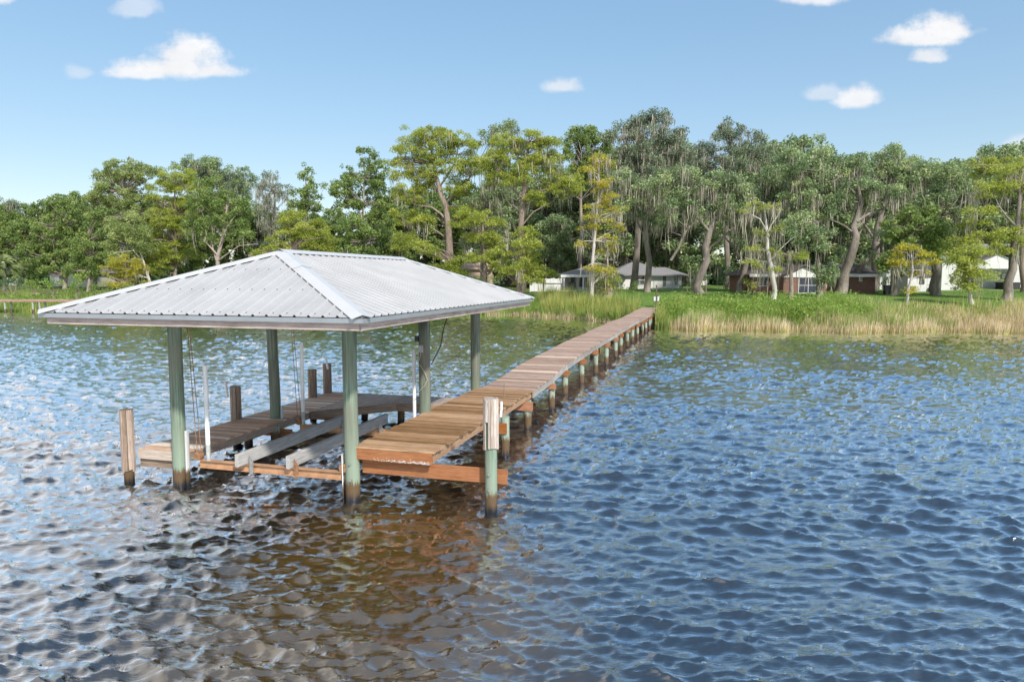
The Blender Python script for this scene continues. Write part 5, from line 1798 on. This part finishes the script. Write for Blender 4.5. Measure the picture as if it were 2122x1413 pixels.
# gable
gx0, gx1, gc = bx_(1606), bx_(1708), bx_(1652)
MB().prism([(gx0 + .2, -1.55, bz(573)), (gx1 - .2, -1.55, bz(573)), (gc, -1.55, bz(554))], (0, 0.06, 0)).build('gable', M['white_paint'], hb)
gt = bz(551)
rb = MB()
for (xa, za, xb, zb_) in ((gx0, bz(574), gc, gt), (gc, gt, gx1, bz(574))):
    rb.prism([(xa, -1.9, za), (xb, -1.9, zb_), (xb, -1.9, zb_ + .1), (xa, -1.9, za + .1)], (0, 6, 0))
me = rb.mesh('roof'); fix_normals(me)
obj('roof', me, M['shingle_brown'], hb)
MB().box(gx0 + .1, gx1 - .1, -1.62, -1.56, bz(575), bz(571)).build('fascia', M['white_paint'], hb)
window(hb, None, bx_(1643), bx_(1681), bz(606), bz(576), 'glass_blue', 'white_paint', 2, 2, y=-1.5)
window(hb, None, bx_(1779), bx_(1784), bz(582), bz(574), 'glass_grey', 'white_paint', 1, 2)
window(hb, None, bx_(1572), bx_(1588), bz(592), bz(576), 'glass_blue', 'white_paint', 2, 1)
MB().box(bx_(1735), bx_(1742), 2, 2.8, bz(560), bz(541)).build('chimney_vent', M['galv'], hb)
for px in (1690, 1708):
    MB().tube([(bx_(px), -1.58, 0), (bx_(px), -1.58, bz(574))], .04, 6).build('downpipe', M['white_paint'], hb)

# white shed with tyre, bin
YS = 80
o_ = at(1880, 606, YS)
sh = thing('white_shed', 'small white shed with brown roof and one dark window', 'shed', (o_.x, YS, gz(o_.x, YS) - .05))
zs0 = sh.location.z
S = YS / FPX
szv = lambda py: at(1880, py, YS).z - zs0
MB().box(0, 56 * S, 0, 3, 0, szv(572)).build('wall', M['white_paint'], sh)
MB().prism([(-.15, -.3, szv(572)), (-.15, 3.3, szv(572)), (-.15, 1.5, szv(558))], (56 * S + .3, 0, 0)).build('roof', M['shingle_brown'], sh)
window(sh, None, 25 * S, 33 * S, szv(588), szv(576), 'glass_grey', 'dark', 1, 2)
sd = MB().box(40 * S, 54 * S, -.03, 0.01, .05, szv(575)).build('door', M['white_paint'], sh)
MB().tube([(42 * S, -.04, .9), (42 * S, -.08, .9)], .03, 6).build('handle', M['dark'], sd)
ty = thing('tyre', 'black tyre leaning on the white shed corner', 'tyre', (o_.x + 48 * S, YS - .25, zs0 + .02))
tm = MB()
tv, tf = [], []
for i in range(16):
    for j in range(8):
        a, b = i * math.pi / 8, j * math.pi / 4
        rr_ = .30 + .09 * math.cos(b)
        tv.append((rr_ * math.cos(a), .09 * math.sin(b), .39 + rr_ * math.sin(a)))
for i in range(16):
    for j in range(8):
        tf.append((i * 8 + j, ((i + 1) % 16) * 8 + j, ((i + 1) % 16) * 8 + (j + 1) % 8, i * 8 + (j + 1) % 8))
tm.add(tv, tf, True).build('rubber', M['dark'], ty)
MB().tube([(0, -.03, .39), (0, .03, .39)], .2, 12).build('rim', M['galv'], ty)

o_ = at(1838, 605, 77)
bn = thing('wheelie_bin', 'dark blue wheeled bin between brick house and shed', 'bin', (o_.x, 77, gz(o_.x, 77)))
MB().prism([(-.26, -.28, .08), (.26, -.28, .08), (.30, -.32, .95), (-.30, -.32, .95)], (0, .6, 0)).build('body', M['trash'], bn)
MB().box(-.32, .32, -.36, .32, .952, 1.02).build('lid', M['trash'], bn)
for sx in (-.22, .22):
    MB().tube([(sx - .03, .3, .1), (sx + .03, .3, .1)], .1, 10).build('wheel', M['dark'], bn)

# white two storey house at the right edge
YW = 88
o_ = at(1950, 604, YW)
hw = thing('white_house', 'white house with gabled covered patio at the right edge', 'house', (o_.x, YW, gz(o_.x + 5, YW) - .1))
zb = hw.location.z
S = YW / FPX


def wx(px): return (px - 1950) * S


def wz(py): return at(1950, py, YW).z - zb


MB().box(wx(1950), wx(1992), 0, 10, 0, wz(535)).build('wall', M['white_paint'], hw)
MB().box(wx(1992) + .003, wx(2250), 3.2, 11, 0, wz(540)).build('wall', M['white_paint'], hw)
MB().box(wx(1866), wx(1888), 5, 9, 0, wz(547)).build('wall', M['offwhite'], hw)
MB().box(wx(1880), wx(1950), 8, 8.3, 0, wz(545)).build('wall', M['white_paint'], hw)
# gable over the patio
gx0, gx1, gc = wx(2005), wx(2128), wx(2064)
MB().prism([(gx0, -.05, wz(557)), (gx1, -.05, wz(557)), (gx1, -.05, wz(549)), (gc, -.05, wz(526)), (gx0, -.05, wz(549))], (0, .12, 0)).build('gable', M['white_paint'], hw)
rb = MB()
for (xa, za, xb, zb_) in ((gx0 - .5, wz(552), gc, wz(523)), (gc, wz(523), gx1 + .5, wz(552))):
    rb.prism([(xa, -.5, za), (xb, -.5, zb_), (xb, -.5, zb_ + .12), (xa, -.5, za + .12)], (0, 8, 0))
me = rb.mesh('roof'); fix_normals(me)
obj('roof', me, M['shingle_brown'], hw)
MB().prism([(wx(1945), -.5, wz(538)), (wx(1945), 10.5, wz(538)), (wx(1945), 5, wz(505))], (wx(2000) - wx(1945), 0, 0)).build('roof', M['shingle'], hw)
hip_roof(wx(2000), wx(2260), 2.6, 11.6, wz(540), wz(500), wx(2060), wx(2200), 7).build('roof', M['shingle'], hw)
for px in (2000, 2124):
    MB().box(wx(px) - .12, wx(px) + .12, -.02, .2, 0, wz(557)).build('patio_column', M['white_paint'], hw)
MB().box(wx(1985), wx(2140), -.6, 3.19, -.1, .06).build('patio_floor', M['concrete'], hw)
MB().box(wx(2000), wx(2128), .1, 3.18, wz(557) - .002, wz(555)).build('patio_ceiling', M['white_paint'], hw)
window(hw, None, wx(2036), wx(2047), .1, 2.1, 'glass_grey', 'dark', 1, 1, y=3.2)
window(hw, None, wx(1969), wx(1972), wz(585), wz(574), 'glass_grey', 'dark', 1, 1)
MB().box(wx(2054), wx(2058), 2.9, 3.19, 1.9, 2.05).build('wall_lamp', M['dark'], hw)
tv, tf = [], []
for i in range(20):
    for j in range(6):
        a, b = i * math.pi / 10, j * math.pi / 3
        rr_ = .42 + .07 * math.cos(b)
        tv.append((rr_ * math.cos(a), .06 * math.sin(b), rr_ * math.sin(a)))
for i in range(20):
    for j in range(6):
        tf.append((i * 6 + j, ((i + 1) % 20) * 6 + j, ((i + 1) % 20) * 6 + (j + 1) % 6, i * 6 + (j + 1) % 6))
c = at(2082, 571, YW + 3.1)
wrh = thing('wall_wreath', 'round pale wreath on the white patio wall', 'wreath', (c.x, YW + 3.1, c.z))
MB().add(tv, tf, True).build('ring', M['pvc_dirty'], wrh)
MB().tube([(0, .05, 0), (0, .09, 0)], .3, 16).build('plate', M['white_paint'], wrh)
c = at(2088, 598, YW + 1.2)
spa = thing('hot_tub', 'dark covered hot tub on the white house patio', 'hot tub', (c.x, YW + 1.2, hw.location.z + .06))
MB().box(-.95, .95, -.9, .9, 0, .78).build('cabinet', M['spa'], spa)
MB().chbox(-1.0, 1.0, -.95, .95, .782, .92, .03).build('cover', M['spa'], spa)


# houses glimpsed through the trees
def far_house(px, py_base, Y, wpx, eave, ridge, wall, roof, label, wins):
    o_ = at(px, py_base, Y)
    t = thing('distant_house', label, 'house', (o_.x, Y, gz(o_.x, Y) - .1))
    z0 = t.location.z
    s = Y / FPX
    zv = lambda py: at(px, py, Y).z - z0
    w = wpx * s
    MB().box(-w / 2, w / 2, 0, 8, 0, zv(eave)).build('wall', M[wall], t)
    hip_roof(-w / 2 - .4, w / 2 + .4, -.5, 8.5, zv(eave), zv(ridge), -w / 5, w / 5, 4).build('roof', M[roof], t)
    for (xa, xb, ya, yb) in wins:
        window(t, None, (xa - px) * s, (xb - px) * s, zv(yb), zv(ya), 'glass_grey', 'white_paint', 1, 2)


far_house(545, 585, 126, 60, 508, 492, 'tan_wall', 'shingle', 'tan house glimpsed left of the roof peak', [(530, 536, 513, 523), (552, 560, 513, 523)])
far_house(985, 590, 110, 70, 557, 538, 'tan_wall', 'tan_wall', 'pinkish tan house glimpsed above the roof back corner', [(965, 972, 562, 572)])
far_house(150, 600, 122, 90, 565, 548, 'white_paint', 'shingle', 'white house glimpsed behind the left woods', [(125, 133, 572, 584), (160, 168, 572, 584)])
far_house(30, 600, 126, 40, 556, 545, 'white_paint', 'shingle', 'grey roofed house glimpsed behind the palm', [(22, 27, 566, 578)])


# neighbouring docks at the left edge
def side_dock(label, xa, xb, ytop, Y, posts, mat):
    a, b = at(xa, ytop, Y), at(xb, ytop - 3, Y)
    t = thing('neighbour_dock', label, 'dock', ((a.x + b.x) / 2, Y, 0))
    L = b.x - a.x
    zt = a.z
    n = int(L / 0.3)
    for k in range(n):
        o = None
        x = -L / 2 + (k + .5) * L / n
        me = side_dock.me
        obj('plank', me, None, t, (x, .6, zt), (0, 0, math.pi / 2))
    MB().chbox(-L / 2, L / 2, -.03, .03, zt - .26, zt - .042, .006).build('stringer', M[mat], t, loc=(0, -.02, 0))
    MB().chbox(-L / 2, L / 2, -.03, .03, zt - .26, zt - .042, .006).build('stringer', M[mat], t, loc=(0, 1.2, 0))
    for px in posts:
        x = at(px, ytop, Y).x - (a.x + b.x) / 2
        for yy_ in (.1, 1.1):
            obj('pile', pile_mesh('pile', .12, .115, -1.8, zt - .05, 10, (0, 0), 3), M['pile_walk'], t, (x, yy_, 0))


side_dock.me = plank_mesh(1.3, 0.28, 0.04, 7)
side_dock.me.materials.append(M['deck_old'])
side_dock("neighbour's reddish plank dock at the left edge", -60, 190, 621, 82, (-50, 8, 66, 80, 130, 180), 'red_wood')
side_dock('second farther dock among the reeds at the left edge', -60, 80, 607, 93, (-50, 10, 56), 'red_wood')
